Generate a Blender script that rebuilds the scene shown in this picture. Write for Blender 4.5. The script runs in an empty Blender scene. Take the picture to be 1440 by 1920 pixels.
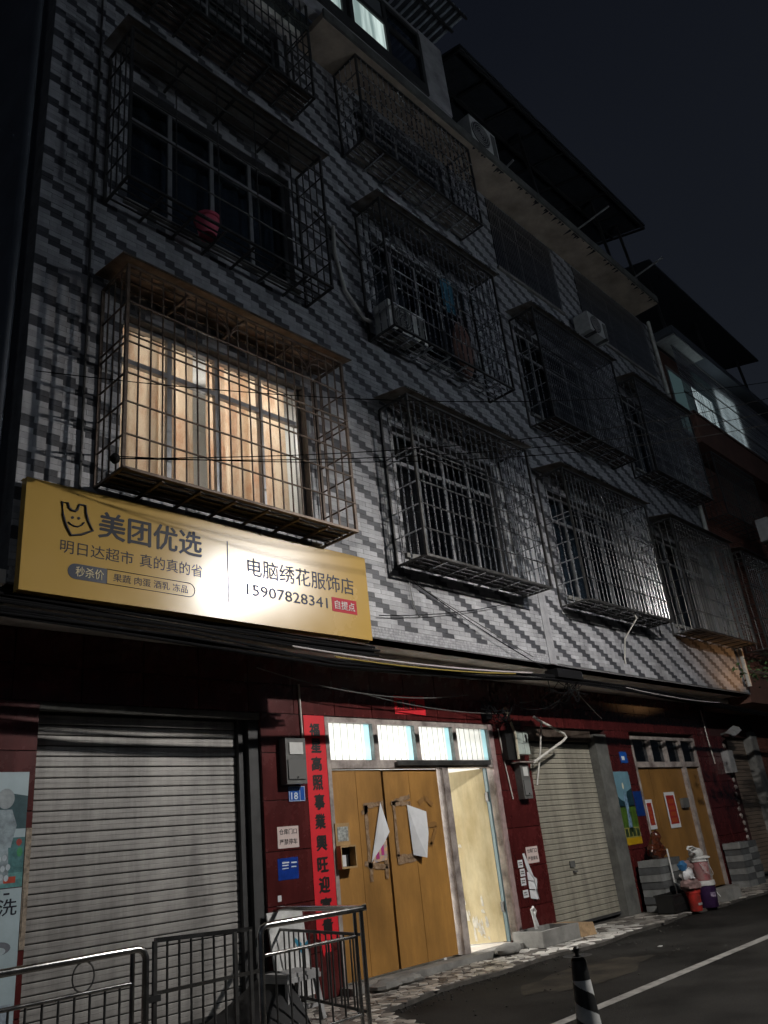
import bpy, math, random
from mathutils import Vector, Matrix, Euler
R = math.radians
rnd = random.Random(7)
scene = bpy.context.scene
COL = scene.collection

# ------------------------------------------------------------------ camera
CAM = Vector((0.0, -7.503, 1.45))
yaw, pitch, roll = R(48.17), R(22.85), R(-6.35)
fw = Vector((math.sin(yaw)*math.cos(pitch), math.cos(yaw)*math.cos(pitch), math.sin(pitch)))
r0 = Vector((math.cos(yaw), -math.sin(yaw), 0.0)); u0 = r0.cross(fw)
rt = math.cos(roll)*r0 + math.sin(roll)*u0
up = -math.sin(roll)*r0 + math.cos(roll)*u0
cd = bpy.data.cameras.new('camera'); cam = bpy.data.objects.new('camera', cd); COL.objects.link(cam)
M = Matrix((rt, up, -fw)).transposed().to_4x4(); M.translation = CAM
cam.matrix_world = M
cd.sensor_fit = 'VERTICAL'; cd.sensor_height = 24.0; cd.sensor_width = 18.0
cd.lens = 1497/1920*24.0
cd.clip_start = 0.05; cd.clip_end = 500
scene.camera = cam

# ------------------------------------------------------------------ night sky
world = bpy.data.worlds.new('World'); scene.world = world; world.use_nodes = True
wn = world.node_tree; wn.nodes.clear()
wo = wn.nodes.new('ShaderNodeOutputWorld'); bg = wn.nodes.new('ShaderNodeBackground')
tc = wn.nodes.new('ShaderNodeTexCoord'); sx = wn.nodes.new('ShaderNodeSeparateXYZ'); cr = wn.nodes.new('ShaderNodeValToRGB')
nz = wn.nodes.new('ShaderNodeTexNoise'); nz.inputs['Scale'].default_value = 2.2; nz.inputs['Detail'].default_value = 4
ad = wn.nodes.new('ShaderNodeMath'); ad.operation = 'MULTIPLY_ADD'; ad.inputs[1].default_value = 0.22
wn.links.new(tc.outputs['Generated'], sx.inputs[0]); wn.links.new(tc.outputs['Generated'], nz.inputs['Vector'])
wn.links.new(nz.outputs['Fac'], ad.inputs[0]); wn.links.new(sx.outputs['Z'], ad.inputs[2])
wn.links.new(ad.outputs[0], cr.inputs[0])
cr.color_ramp.elements[0].position = 0.15; cr.color_ramp.elements[0].color = (0.0140, 0.0166, 0.0215, 1)
cr.color_ramp.elements[1].position = 0.95; cr.color_ramp.elements[1].color = (0.0046, 0.0058, 0.0095, 1)
wn.links.new(cr.outputs[0], bg.inputs[0]); bg.inputs[1].default_value = 1.0
wn.links.new(bg.outputs[0], wo.inputs[0])

# ------------------------------------------------------------------ exposure, lamps
scene.view_settings.view_transform = 'Standard'; scene.view_settings.look = 'None'
scene.view_settings.exposure = 0.0; scene.view_settings.gamma = 1.0
scene.view_settings.use_curve_mapping = False
cy = scene.cycles
cy.use_denoising = True
try: cy.denoiser = 'OPENIMAGEDENOISE'
except Exception: pass
cy.max_bounces = 8; cy.transparent_max_bounces = 16; cy.sample_clamp_indirect = 4.0
cy.caustics_reflective = False; cy.caustics_refractive = False

LAMP = Vector((8.9, -6.7, 6.35))
def spot(name, loc, target, watts, color, size=100, blend=1.0, rad=0.12):
    l = bpy.data.lights.new(name, 'SPOT'); o = bpy.data.objects.new(name, l); COL.objects.link(o)
    l.energy = watts; l.color = color; l.spot_size = R(size); l.spot_blend = blend; l.shadow_soft_size = rad
    o.location = loc
    o.rotation_euler = (Vector(target)-Vector(loc)).to_track_quat('-Z', 'Y').to_euler()
    return o
def area(name, loc, target, watts, color, sx_, sy_):
    l = bpy.data.lights.new(name, 'AREA'); o = bpy.data.objects.new(name, l); COL.objects.link(o)
    l.energy = watts; l.color = color; l.shape = 'RECTANGLE'; l.size = sx_; l.size_y = sy_
    o.location = loc
    o.rotation_euler = (Vector(target)-Vector(loc)).to_track_quat('-Z', 'Y').to_euler()
    return o
# the street lamp across the road (just outside the frame), neutral white
ml = bpy.data.lights.new('street_lamp_light', 'POINT'); mo_ = bpy.data.objects.new('street_lamp_light', ml); COL.objects.link(mo_)
ml.energy = 1700; ml.color = (1.0, 0.955, 0.90); ml.shadow_soft_size = 0.065; mo_.location = LAMP
# added unseen fill lamp above the same pole, brightening the upper floors
sp = bpy.data.lights.new('upper_fill_light', 'POINT'); so = bpy.data.objects.new('upper_fill_light', sp); COL.objects.link(so)
sp.energy = 2300; sp.color = (0.80, 0.90, 1.0); sp.shadow_soft_size = 0.17; so.location = (10.6, -9.6, 7.75)
sp2 = bpy.data.lights.new('left_fill_light', 'POINT'); so2 = bpy.data.objects.new('left_fill_light', sp2); COL.objects.link(so2)  # added unseen lamp that fills the left side of the facade
sp2.energy = 1000; sp2.color = (0.80, 0.90, 1.0); sp2.shadow_soft_size = 0.17; so2.location = (-5.5, -10.0, 7.75)
# warm sodium lamp on the neighbouring house, beyond the right edge
spot('wall_lamp_light', (19.7, -2.6, 3.95), (17.5, -1.15, 4.55), 90, (1.0, 0.50, 0.20), 40, 0.9, 0.05)
# tube lamps inside lit rooms
area('shop_tube_light', (7.6, 2.6, 3.07), (7.8, 2.2, 0), 290, (1.0, 0.97, 0.92), 1.2, 0.3)
area('bedroom_tube_light', (5.2, 0.25, 6.95), (4.6, -0.9, 5.4), 33, (1.0, 0.93, 0.85), 1.2, 0.3)
bl = bpy.data.lights.new('bedside_lamp_light', 'POINT'); bo_ = bpy.data.objects.new('bedside_lamp_light', bl); COL.objects.link(bo_)
bl.energy = 7.0; bl.color = (1.0, 0.94, 0.88); bl.shadow_soft_size = 0.06; bo_.location = (5.0, -0.30, 5.55)

# ================================================================== helpers
class MB:
    def __init__(s): s.v = []; s.f = []; s.m = []
    def add(s, vs, fs, mi=0):
        b = len(s.v); s.v += [tuple(p) for p in vs]; s.f += [tuple(i+b for i in f) for f in fs]; s.m += [mi]*len(fs); return s
    def box(s, x0, x1, y0, y1, z0, z1, mi=0):
        vs = [(x0,y0,z0),(x1,y0,z0),(x1,y1,z0),(x0,y1,z0),(x0,y0,z1),(x1,y0,z1),(x1,y1,z1),(x0,y1,z1)]
        return s.add(vs, [(0,3,2,1),(4,5,6,7),(0,1,5,4),(1,2,6,5),(2,3,7,6),(3,0,4,7)], mi)
    def plate(s, x0, x1, z0, z1, y, t=0.01, c=0.0, mi=0):
        """tile standing against a wall: front face at y-t, chamfered by c, open back"""
        vs = [(x0,y,z0),(x1,y,z0),(x1,y,z1),(x0,y,z1),(x0+c,y-t,z0+c),(x1-c,y-t,z0+c),(x1-c,y-t,z1-c),(x0+c,y-t,z1-c)]
        return s.add(vs, [(4,5,6,7),(0,1,5,4),(1,2,6,5),(2,3,7,6),(3,0,4,7)], mi)
    def bar(s, a, b, w, d=None, mi=0):
        a, b = Vector(a), Vector(b); d = d or w
        t = (b-a).normalized(); ref = Vector((0,0,1)) if abs(t.z) < 0.9 else Vector((0,1,0))
        n = t.cross(ref).normalized()*w/2; o = n.normalized().cross(t).normalized()*d/2
        vs = [a+n+o, a-n+o, a-n-o, a+n-o, b+n+o, b-n+o, b-n-o, b+n-o]
        return s.add(vs, [(0,1,2,3),(7,6,5,4),(0,4,5,1),(1,5,6,2),(2,6,7,3),(3,7,4,0)], mi)
    def tube(s, pts, r, n=8, mi=0, closed=False):
        pts = [Vector(p) for p in pts]; k = len(pts); rings = []
        prev = None
        for i, p in enumerate(pts):
            if closed: t = (pts[(i+1) % k]-pts[i-1]).normalized()
            else: t = (pts[min(i+1, k-1)]-pts[max(i-1, 0)]).normalized()
            if prev is None:
                ref = Vector((0,0,1)) if abs(t.z) < 0.9 else Vector((0,1,0)); nn = t.cross(ref).normalized()
            else:
                nn = (prev - t*prev.dot(t)).normalized()
            prev = nn; bb = t.cross(nn)
            rr = r[i] if isinstance(r, (list, tuple)) else r
            rings.append([p + nn*rr*math.cos(2*math.pi*j/n) + bb*rr*math.sin(2*math.pi*j/n) for j in range(n)])
        vs = [q for g in rings for q in g]; fs = []
        for i in range(k if closed else k-1):
            a, b = i*n, ((i+1) % k)*n
            for j in range(n): fs.append((a+j, a+(j+1) % n, b+(j+1) % n, b+j))
        if not closed:
            fs.append(tuple(reversed(range(n)))); fs.append(tuple((k-1)*n+j for j in range(n)))
        return s.add(vs, fs, mi)
    def lathe(s, prof, c=(0,0,0), n=20, mi=0, axis='z'):
        vs = []; fs = []; k = len(prof)
        for (r, z) in prof:
            for j in range(n):
                a = 2*math.pi*j/n
                if axis == 'z': vs.append((c[0]+r*math.cos(a), c[1]+r*math.sin(a), c[2]+z))
                else: vs.append((c[0]+r*math.cos(a), c[1]+z, c[2]+r*math.sin(a)))
        for i in range(k-1):
            for j in range(n): fs.append((i*n+j, i*n+(j+1) % n, (i+1)*n+(j+1) % n, (i+1)*n+j))
        fs.append(tuple(reversed(range(n)))); fs.append(tuple((k-1)*n+j for j in range(n)))
        return s.add(vs, fs, mi)
    def prism(s, poly, y0, y1, mi=0):
        """polygon in x,z extruded from y0 (front) to y1 (back)"""
        n = len(poly)
        vs = [(x, y0, z) for x, z in poly]+[(x, y1, z) for x, z in poly]
        fs = [tuple(range(n)), tuple(reversed(range(n, 2*n)))]+[(i, i+n, (i+1) % n+n, (i+1) % n) for i in range(n)]
        return s.add(vs, fs, mi)
    def slab(s, poly, z0, z1, mi=0):
        n = len(poly)
        vs = [(x, y, z0) for x, y in poly]+[(x, y, z1) for x, y in poly]
        fs = [tuple(reversed(range(n))), tuple(range(n, 2*n))]+[(i, (i+1) % n, (i+1) % n+n, i+n) for i in range(n)]
        return s.add(vs, fs, mi)
    def blob(s, c, r, n=10, jit=0.18, seed=0, mi=0):
        rr = random.Random(seed); vs = []; fs = []; k = n//2+1
        for i in range(k+1):
            th = math.pi*i/k
            for j in range(n):
                a = 2*math.pi*j/n; q = 1+rr.uniform(-jit, jit)
                vs.append((c[0]+r[0]*q*math.sin(th)*math.cos(a), c[1]+r[1]*q*math.sin(th)*math.sin(a), c[2]+r[2]*q*math.cos(th)))
        for i in range(k):
            for j in range(n): fs.append((i*n+j, (i+1)*n+j, (i+1)*n+(j+1) % n, i*n+(j+1) % n))
        return s.add(vs, fs, mi)

ORG = {}
def mesh_of(mb, o=(0,0,0), smooth=False, name='mesh'):
    me = bpy.data.meshes.new(name)
    me.from_pydata([(p[0]-o[0], p[1]-o[1], p[2]-o[2]) for p in mb.v], [], mb.f)
    if any(mb.m): me.polygons.foreach_set('material_index', mb.m)
    if smooth:
        me.polygons.foreach_set('use_smooth', [True]*len(me.polygons))
        try: me.set_sharp_from_angle(angle=R(40))
        except Exception: pass
    me.update(); return me
def link(name, me, mats, parent=None, loc=None, world_origin=(0,0,0)):
    o = bpy.data.objects.new(name, me); COL.objects.link(o)
    if mats is not None and me is not None and len(me.materials) == 0:
        for m in (mats if isinstance(mats, (list, tuple)) else [mats]): me.materials.append(m)
    if parent is not None: o.parent = parent
    if loc is not None: o.location = loc
    ORG[o.name] = world_origin
    return o
def tag(o, label=None, cat=None, group=None, kind=None):
    if label: o['label'] = label
    if cat: o['category'] = cat
    if group: o['group'] = group
    if kind: o['kind'] = kind
    return o
def thing(name, label, cat, loc=(0,0,0), group=None):
    o = bpy.data.objects.new(name, None); COL.objects.link(o); o.location = loc; o.empty_display_size = 0.1
    ORG[o.name] = tuple(loc); return tag(o, label, cat, group)
def part(name, mb, mat, parent, smooth=False, label=None):
    """mesh given in world coordinates, hung under its parent"""
    g = ORG[parent.name]; me = mesh_of(mb, g, smooth, name)
    o = link(name, me, mat, parent, None, g)
    if label: o['label'] = label
    return o
def solo(name, mb, mat, label, cat, group=None, smooth=False, kind=None):
    """one-mesh top level thing; origin at the middle of its base"""
    xs = [p[0] for p in mb.v]; ys = [p[1] for p in mb.v]; zs = [p[2] for p in mb.v]
    g = ((min(xs)+max(xs))/2, (min(ys)+max(ys))/2, min(zs))
    o = link(name, mesh_of(mb, g, smooth, name), mat, None, g, g)
    return tag(o, label, cat, group, kind)
def struct(name, mb, mat, smooth=False):
    return tag(link(name, mesh_of(mb, (0,0,0), smooth, name), mat), kind='structure')
def piece(name, me, mats, parent, wloc):
    g = ORG[parent.name]
    return link(name, me, mats, parent, (wloc[0]-g[0], wloc[1]-g[1], wloc[2]-g[2]), tuple(wloc))

# ------------------------------------------------------------------ materials
def mat(name, col, rough=0.6, metal=0.0, var=0.0, scale=6.0, bump=0.0, bscale=None, col2=None, spec=0.5, isl=0.0, stretch=None, coat=0.0, aniso=None, stain=0.0):
    m = bpy.data.materials.new(name); m.use_nodes = True; nt = m.node_tree; b = nt.nodes['Principled BSDF']
    b.inputs['Roughness'].default_value = rough; b.inputs['Metallic'].default_value = metal
    b.inputs['Specular IOR Level'].default_value = spec; b.inputs['Coat Weight'].default_value = coat
    c4 = (*col, 1); b.inputs['Base Color'].default_value = c4
    tcn = nt.nodes.new('ShaderNodeTexCoord'); vec = tcn.outputs['Object']
    if stretch:
        mp = nt.nodes.new('ShaderNodeMapping'); mp.inputs['Scale'].default_value = stretch
        nt.links.new(vec, mp.inputs[0]); vec = mp.outputs[0]
    out = None
    if var > 0 or col2:
        n = nt.nodes.new('ShaderNodeTexNoise'); n.inputs['Scale'].default_value = scale; n.inputs['Detail'].default_value = 6; n.inputs['Roughness'].default_value = 0.65
        nt.links.new(vec, n.inputs['Vector'])
        rp = nt.nodes.new('ShaderNodeValToRGB'); nt.links.new(n.outputs['Fac'], rp.inputs[0])
        a = rp.color_ramp.elements
        a[0].position = 0.34; a[1].position = 0.66
        a[0].color = (*(col2 if col2 else [c*(1-var) for c in col]), 1)
        a[1].color = (*[min(1, c*(1+var*0.6)) for c in col], 1)
        out = rp.outputs[0]
        mr = nt.nodes.new('ShaderNodeMapRange'); mr.inputs[3].default_value = max(0.03, rough-0.10); mr.inputs[4].default_value = min(1, rough+0.12)
        nt.links.new(n.outputs['Fac'], mr.inputs[0]); nt.links.new(mr.outputs[0], b.inputs['Roughness'])
    if isl > 0:
        g = nt.nodes.new('ShaderNodeNewGeometry'); oi = nt.nodes.new('ShaderNodeObjectInfo')
        s = nt.nodes.new('ShaderNodeMath'); s.operation = 'ADD'; f = nt.nodes.new('ShaderNodeMath'); f.operation = 'FRACT'
        nt.links.new(g.outputs['Random Per Island'], s.inputs[0]); nt.links.new(oi.outputs['Random'], s.inputs[1]); nt.links.new(s.outputs[0], f.inputs[0])
        mr2 = nt.nodes.new('ShaderNodeMapRange'); mr2.inputs[3].default_value = 1-isl; mr2.inputs[4].default_value = 1+isl
        nt.links.new(f.outputs[0], mr2.inputs[0])
        mx = nt.nodes.new('ShaderNodeMix'); mx.data_type = 'RGBA'; mx.blend_type = 'MULTIPLY'; mx.inputs[0].default_value = 1
        if out is not None: nt.links.new(out, mx.inputs[6])
        else: mx.inputs[6].default_value = c4
        cmb = nt.nodes.new('ShaderNodeCombineColor')
        for i in range(3): nt.links.new(mr2.outputs[0], cmb.inputs[i])
        nt.links.new(cmb.outputs[0], mx.inputs[7]); out = mx.outputs[2]
    if stain > 0:
        gg = nt.nodes.new('ShaderNodeNewGeometry'); mp3 = nt.nodes.new('ShaderNodeMapping'); mp3.inputs['Scale'].default_value = (2.6, 2.6, 0.42)
        n3 = nt.nodes.new('ShaderNodeTexNoise'); n3.inputs['Scale'].default_value = 1.5; n3.inputs['Detail'].default_value = 7; n3.inputs['Roughness'].default_value = .7
        nt.links.new(gg.outputs['Position'], mp3.inputs[0]); nt.links.new(mp3.outputs[0], n3.inputs['Vector'])
        mr3 = nt.nodes.new('ShaderNodeMapRange'); mr3.inputs[1].default_value = .38; mr3.inputs[2].default_value = .62; mr3.inputs[3].default_value = 1-stain; mr3.inputs[4].default_value = 1.04
        nt.links.new(n3.outputs['Fac'], mr3.inputs[0])
        x3 = nt.nodes.new('ShaderNodeMix'); x3.data_type = 'RGBA'; x3.blend_type = 'MULTIPLY'; x3.inputs[0].default_value = 1
        c3 = nt.nodes.new('ShaderNodeCombineColor')
        for i in range(3): nt.links.new(mr3.outputs[0], c3.inputs[i])
        if out is not None: nt.links.new(out, x3.inputs[6])
        else: x3.inputs[6].default_value = c4
        nt.links.new(c3.outputs[0], x3.inputs[7]); out = x3.outputs[2]
    if out is not None: nt.links.new(out, b.inputs['Base Color'])
    if bump > 0:
        n2 = nt.nodes.new('ShaderNodeTexNoise'); n2.inputs['Scale'].default_value = bscale or scale*4; n2.inputs['Detail'].default_value = 5
        nt.links.new(vec, n2.inputs['Vector'])
        bp = nt.nodes.new('ShaderNodeBump'); bp.inputs['Strength'].default_value = bump; bp.inputs['Distance'].default_value = 0.01
        nt.links.new(n2.outputs['Fac'], bp.inputs['Height']); nt.links.new(bp.outputs[0], b.inputs['Normal'])
    return m
def emit(name, col, s, col2=None, scale=(8,1,1.0)):
    m = bpy.data.materials.new(name); m.use_nodes = True; nt = m.node_tree; nt.nodes.clear()
    o = nt.nodes.new('ShaderNodeOutputMaterial'); e = nt.nodes.new('ShaderNodeEmission'); e.inputs[0].default_value = (*col, 1); e.inputs[1].default_value = s
    if col2:
        t = nt.nodes.new('ShaderNodeTexCoord'); mp = nt.nodes.new('ShaderNodeMapping'); mp.inputs['Scale'].default_value = scale
        n = nt.nodes.new('ShaderNodeTexNoise'); n.inputs['Scale'].default_value = 1.0; n.inputs['Detail'].default_value = 3
        rp = nt.nodes.new('ShaderNodeValToRGB'); rp.color_ramp.elements[0].position = .38; rp.color_ramp.elements[1].position = .62
        rp.color_ramp.elements[0].color = (*col2, 1); rp.color_ramp.elements[1].color = (*col, 1)
        nt.links.new(t.outputs['Object'], mp.inputs[0]); nt.links.new(mp.outputs[0], n.inputs['Vector']); nt.links.new(n.outputs['Fac'], rp.inputs[0]); nt.links.new(rp.outputs[0], e.inputs[0])
    nt.links.new(e.outputs[0], o.inputs[0]); return m
def glass(name, tint=(0.75,0.82,0.85), refl=0.12, rough=0.03):
    m = bpy.data.materials.new(name); m.use_nodes = True; nt = m.node_tree; nt.nodes.clear()
    o = nt.nodes.new('ShaderNodeOutputMaterial'); a = nt.nodes.new('ShaderNodeBsdfTransparent'); g = nt.nodes.new('ShaderNodeBsdfGlossy'); x = nt.nodes.new('ShaderNodeMixShader')
    a.inputs[0].default_value = (*tint, 1); g.inputs['Roughness'].default_value = rough; x.inputs[0].default_value = refl
    nt.links.new(a.outputs[0], x.inputs[1]); nt.links.new(g.outputs[0], x.inputs[2]); nt.links.new(x.outputs[0], o.inputs[0]); return m
def translucent(name, col, frac=0.7, col2=None, scale=2.0, stretch=(1,1,1), lo=0.55, hi=0.72):
    m = bpy.data.materials.new(name); m.use_nodes = True; nt = m.node_tree; nt.nodes.clear()
    o = nt.nodes.new('ShaderNodeOutputMaterial'); t = nt.nodes.new('ShaderNodeBsdfTranslucent'); d = nt.nodes.new('ShaderNodeBsdfDiffuse'); x = nt.nodes.new('ShaderNodeMixShader')
    x.inputs[0].default_value = frac
    t.inputs[0].default_value = (*col, 1); d.inputs[0].default_value = (*col, 1)
    if col2:
        tcn = nt.nodes.new('ShaderNodeTexCoord'); mp = nt.nodes.new('ShaderNodeMapping'); mp.inputs['Scale'].default_value = stretch
        n = nt.nodes.new('ShaderNodeTexNoise'); n.inputs['Scale'].default_value = scale; n.inputs['Detail'].default_value = 8; n.inputs['Roughness'].default_value = .7
        rp = nt.nodes.new('ShaderNodeValToRGB'); rp.color_ramp.elements[0].position = lo; rp.color_ramp.elements[1].position = hi
        rp.color_ramp.elements[0].color = (*col, 1); rp.color_ramp.elements[1].color = (*col2, 1)
        nt.links.new(tcn.outputs['Object'], mp.inputs[0]); nt.links.new(mp.outputs[0], n.inputs['Vector']); nt.links.new(n.outputs['Fac'], rp.inputs[0])
        nt.links.new(rp.outputs[0], t.inputs[0]); nt.links.new(rp.outputs[0], d.inputs[0])
    nt.links.new(d.outputs[0], x.inputs[1]); nt.links.new(t.outputs[0], x.inputs[2]); nt.links.new(x.outputs[0], o.inputs[0]); return m

m_tile_l = mat('pale_tile', (0.41,0.41,0.43), 0.5, stain=0.30, var=0.14, scale=9, bump=0.25, bscale=40, isl=0.16)
m_tile_d = mat('slate_tile', (0.070,0.072,0.082), 0.48, stain=0.24, var=0.2, scale=9, bump=0.25, bscale=40, isl=0.18)
m_mosaic = mat('mosaic_strip', (0.36,0.36,0.38), 0.5, var=0.25, scale=14, isl=0.2)
m_mortar = mat('mortar', (0.13,0.13,0.135), 0.9, var=0.3, scale=5)
m_red = mat('red_glaze', (0.098,0.016,0.0155), 0.26, stain=0.35, var=0.3, scale=2.4, isl=0.12, bump=0.05, bscale=8)
m_redwall = mat('red_grout', (0.055,0.018,0.018), 0.8, var=0.3, scale=5)
m_plaster = mat('soffit_plaster', (0.72,0.67,0.62), 0.9, var=0.3, scale=1.6, bump=0.2, bscale=12)
m_tanslab = mat('tan_plaster', (0.42,0.335,0.265), 0.9, var=0.35, scale=1.7, bump=0.2, bscale=10)
m_conc = mat('concrete', (0.24,0.235,0.22), 0.85, var=0.4, scale=3.0, bump=0.3, bscale=25)
m_darkconc = mat('stained_concrete', (0.13,0.13,0.12), 0.85, var=0.45, scale=3.0, bump=0.3, bscale=25)
m_slat = mat('shutter_zinc', (0.40,0.385,0.365), 0.45, 0.1, stain=0.36, var=0.28, scale=2.2, stretch=(0.5,1,6), bump=0.03)
m_slat2 = mat('shutter_cream', (0.46,0.43,0.35), 0.45, 0.1, stain=0.34, var=0.2, scale=2.5, stretch=(0.5,1,6))
m_slat3 = mat('shutter_brown', (0.26,0.20,0.155), 0.5, 0.1, var=0.3, scale=2.5, stretch=(0.5,1,6))
m_track = mat('shutter_track', (0.055,0.055,0.055), 0.6, 0.2, var=0.3)
m_steel = mat('stainless_bar', (0.55,0.55,0.56), 0.26, 1.0, var=0.3, scale=5)
m_steelpale = mat('pale_steel', (0.50,0.51,0.53), 0.36, 1.0, var=0.3, scale=5)
m_steeldull = mat('dull_steel', (0.10,0.098,0.095), 0.42, 0.7, var=0.4, scale=6)
m_chrome = mat('polished_steel', (0.50,0.49,0.47), 0.19, 1.0, var=0.25, scale=8)
m_rustbar = mat('browned_bar', (0.13,0.10,0.08), 0.55, 0.5, var=0.5, scale=7, col2=(0.06,0.04,0.03))
m_canopy = mat('cage_canopy', (0.30,0.29,0.27), 0.6, 0.2, var=0.5, scale=2.5, col2=(0.16,0.11,0.08))
m_canopyw = mat('canopy_worn', (0.26,0.20,0.155), 0.7, 0.0, var=0.45, scale=3.0, col2=(0.15,0.085,0.045))
m_board = mat('shelf_board', (0.16,0.12,0.10), 0.8, var=0.5, scale=3)
m_frame = mat('window_aluminium', (0.36,0.36,0.37), 0.45, 0.6, var=0.2)
m_framed = mat('door_frame_paint', (0.42,0.37,0.34), 0.55, 0.1, var=0.45, scale=4, col2=(0.16,0.13,0.12), bump=0.1)
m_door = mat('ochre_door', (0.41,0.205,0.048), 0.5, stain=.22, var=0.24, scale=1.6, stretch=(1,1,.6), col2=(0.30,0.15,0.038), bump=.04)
m_doorb = mat('dimmed_ochre_door', (0.27,0.135,0.034), 0.55, var=0.25, scale=1.6, stretch=(1,1,.6), col2=(0.19,0.095,0.026))  # same ochre, darkened to put the far door's weaker light into the paint
m_dooropen = mat('pale_ochre_door', (0.66,0.57,0.36), 0.5, stain=.2, var=0.25, scale=2.6, stretch=(1,1,.5), col2=(0.54,0.43,0.23))
m_dark = mat('dark_void', (0.018,0.018,0.02), 0.9)
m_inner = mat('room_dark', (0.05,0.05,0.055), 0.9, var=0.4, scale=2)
m_white = mat('white_wall', (0.78,0.78,0.76), 0.8)
m_paper = mat('white_paper', (0.70,0.71,0.73), 0.7, var=0.1, scale=5)
m_signy = mat('yellow_sign_face', (0.48,0.305,0.075), 0.235, var=0.04, scale=1.0, spec=0.5)
m_ink = mat('sign_ink', (0.014,0.017,0.028), 0.5, spec=0.25)
m_signred = mat('sign_red', (0.42,0.008,0.025), 0.5, spec=.2)
m_couplet = mat('red_paper', (0.72,0.010,0.022), 0.6, var=0.12, scale=3)
m_black = mat('black_ink', (0.008,0.007,0.007), 0.5)
m_blue = mat('plate_blue', (0.01,0.085,0.38), 0.35, var=0.1)
m_bluedk = mat('faded_blue', (0.008,0.04,0.20), 0.4, var=0.4, scale=9)
m_pinkpap = mat('notice_paper', (0.66,0.54,0.51), 0.7, var=0.1)
m_cable = mat('cable_black', (0.009,0.009,0.010), 0.7, spec=0.08)
m_cabley = mat('cable_yellow', (0.30,0.22,0.05), 0.5)
m_cablew = mat('cable_white', (0.50,0.46,0.46), 0.5)
m_pvc = mat('pvc_pipe', (0.60,0.58,0.53), 0.5, var=0.25, scale=8)
m_greybox = mat('meter_grey', (0.12,0.12,0.115), 0.45, var=0.3)
m_greyclear = mat('meter_window', (0.17,0.17,0.165), 0.25)
m_mint = mat('mint_metal', (0.44,0.50,0.46), 0.5, var=0.25, scale=9)
m_ac = mat('ac_white', (0.62,0.62,0.60), 0.5, var=0.18, scale=5)
m_acd = mat('ac_weathered', (0.42,0.42,0.41), 0.55, var=0.25, scale=5)
m_acdk = mat('ac_grille', (0.05,0.05,0.055), 0.6)
m_stone_l = mat('marble_shard', (0.37,0.345,0.31), 0.45, var=0.3, scale=12, isl=0.5)
m_stone_c = mat('doorlight_marble_shard', (0.62,0.60,0.56), 0.45, var=0.2, scale=12, isl=0.3)  # whiter marble; part of the door's bright pool is put into its colour
m_stone_d = mat('dark_shard', (0.15,0.135,0.12), 0.5, var=0.4, scale=12, isl=0.4)
m_bed = mat('pavement_bed', (0.075,0.068,0.06), 0.9, var=0.5, scale=5, bump=0.5, bscale=30)
m_brick = mat('red_brick', (0.17,0.066,0.045), 0.85, var=0.35, scale=6, isl=0.25, bump=0.3)
m_brickdk = mat('brick_plaster', (0.155,0.075,0.055), 0.9, var=0.3, scale=2, bump=0.2)
m_wood = mat('carved_wood', (0.085,0.022,0.010), 0.22, var=0.5, scale=10, coat=0.5)
m_ply = mat('raw_wood', (0.42,0.27,0.12), 0.7, var=0.3, scale=8)
m_blk = mat('grey_block', (0.22,0.225,0.22), 0.9, var=0.3, scale=6, bump=0.3)
m_blkd = mat('dark_block', (0.085,0.088,0.09), 0.9, var=0.3, scale=6, bump=0.3)
m_plw = mat('white_plastic', (0.60,0.60,0.585), 0.45, var=0.3, scale=7)
m_plgrey = mat('grey_plastic', (0.36,0.36,0.36), 0.5, var=0.3, scale=5)
m_purple = mat('purple_pail', (0.035,0.014,0.055), 0.4, var=0.4, scale=12)
m_pinkpail = mat('rose_pail', (0.30,0.05,0.065), 0.45, var=0.5, scale=5, col2=(0.34,0.24,0.225))
m_redpail = mat('red_pail', (0.40,0.022,0.016), 0.45, var=0.5, scale=7, col2=(.16,.025,.02))
m_bag = mat('bag_white', (0.55,0.55,0.56), 0.5, var=0.3, scale=10)
m_bagb = mat('bag_blue', (0.04,0.15,0.32), 0.5, var=0.3, scale=10)
m_bagp = mat('bag_pink', (0.26,0.165,0.155), 0.7, var=0.6, scale=8)
m_blackpl = mat('black_plastic', (0.012,0.012,0.012), 0.5, var=0.3)
m_mound = mat('mound_black', (0.010,0.010,0.011), 0.7, var=0.3)
m_pink = mat('pink_plastic', (0.60,0.10,0.16), 0.45)
m_cloth = mat('blue_cloth', (0.10,0.30,0.42), 0.8, var=0.2)
m_clothb = mat('brown_cloth', (0.16,0.08,0.06), 0.8, var=0.3)
m_leaf = mat('leaf', (0.035,0.065,0.022), 0.55, var=0.4, scale=20, isl=0.4)
m_bark = mat('bark', (0.07,0.05,0.035), 0.9, var=0.4, scale=14, bump=0.5)
m_roofm = mat('roof_sheet', (0.05,0.055,0.065), 0.6, 0.3, var=0.3)
m_roofc = mat('ribbed_plastic_sheet', (0.30,0.33,0.37), 0.35, var=0.3)
m_neigh = mat('neighbour_plaster', (0.085,0.095,0.115), 0.9, var=0.25, scale=1.5)
m_glassd = glass('window_glass', (0.55,0.60,0.64), 0.10)
m_glassc = glass('clear_glass', (0.93,0.95,0.95), 0.05)
m_frost = translucent('frosted_pane', (0.95,0.97,0.97), 0.9)
m_frostb = translucent('blue_frosted_pane', (0.66,0.87,0.93), 0.9)
m_curt = translucent('cream_curtain', (0.85,0.68,0.51), 0.85, (0.62,0.35,0.22), 1.6, (2.0,1,0.8), 0.46, 0.66)
m_lit5 = emit('lit_curtain_pale', (0.66,0.80,0.76), 0.95, (0.22,0.30,0.29), (7,1,0.4))
m_litn = emit('lit_curtain_cold', (0.60,0.72,0.74), 2.4, (0.12,0.16,0.17), (9,1,0.5))
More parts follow.
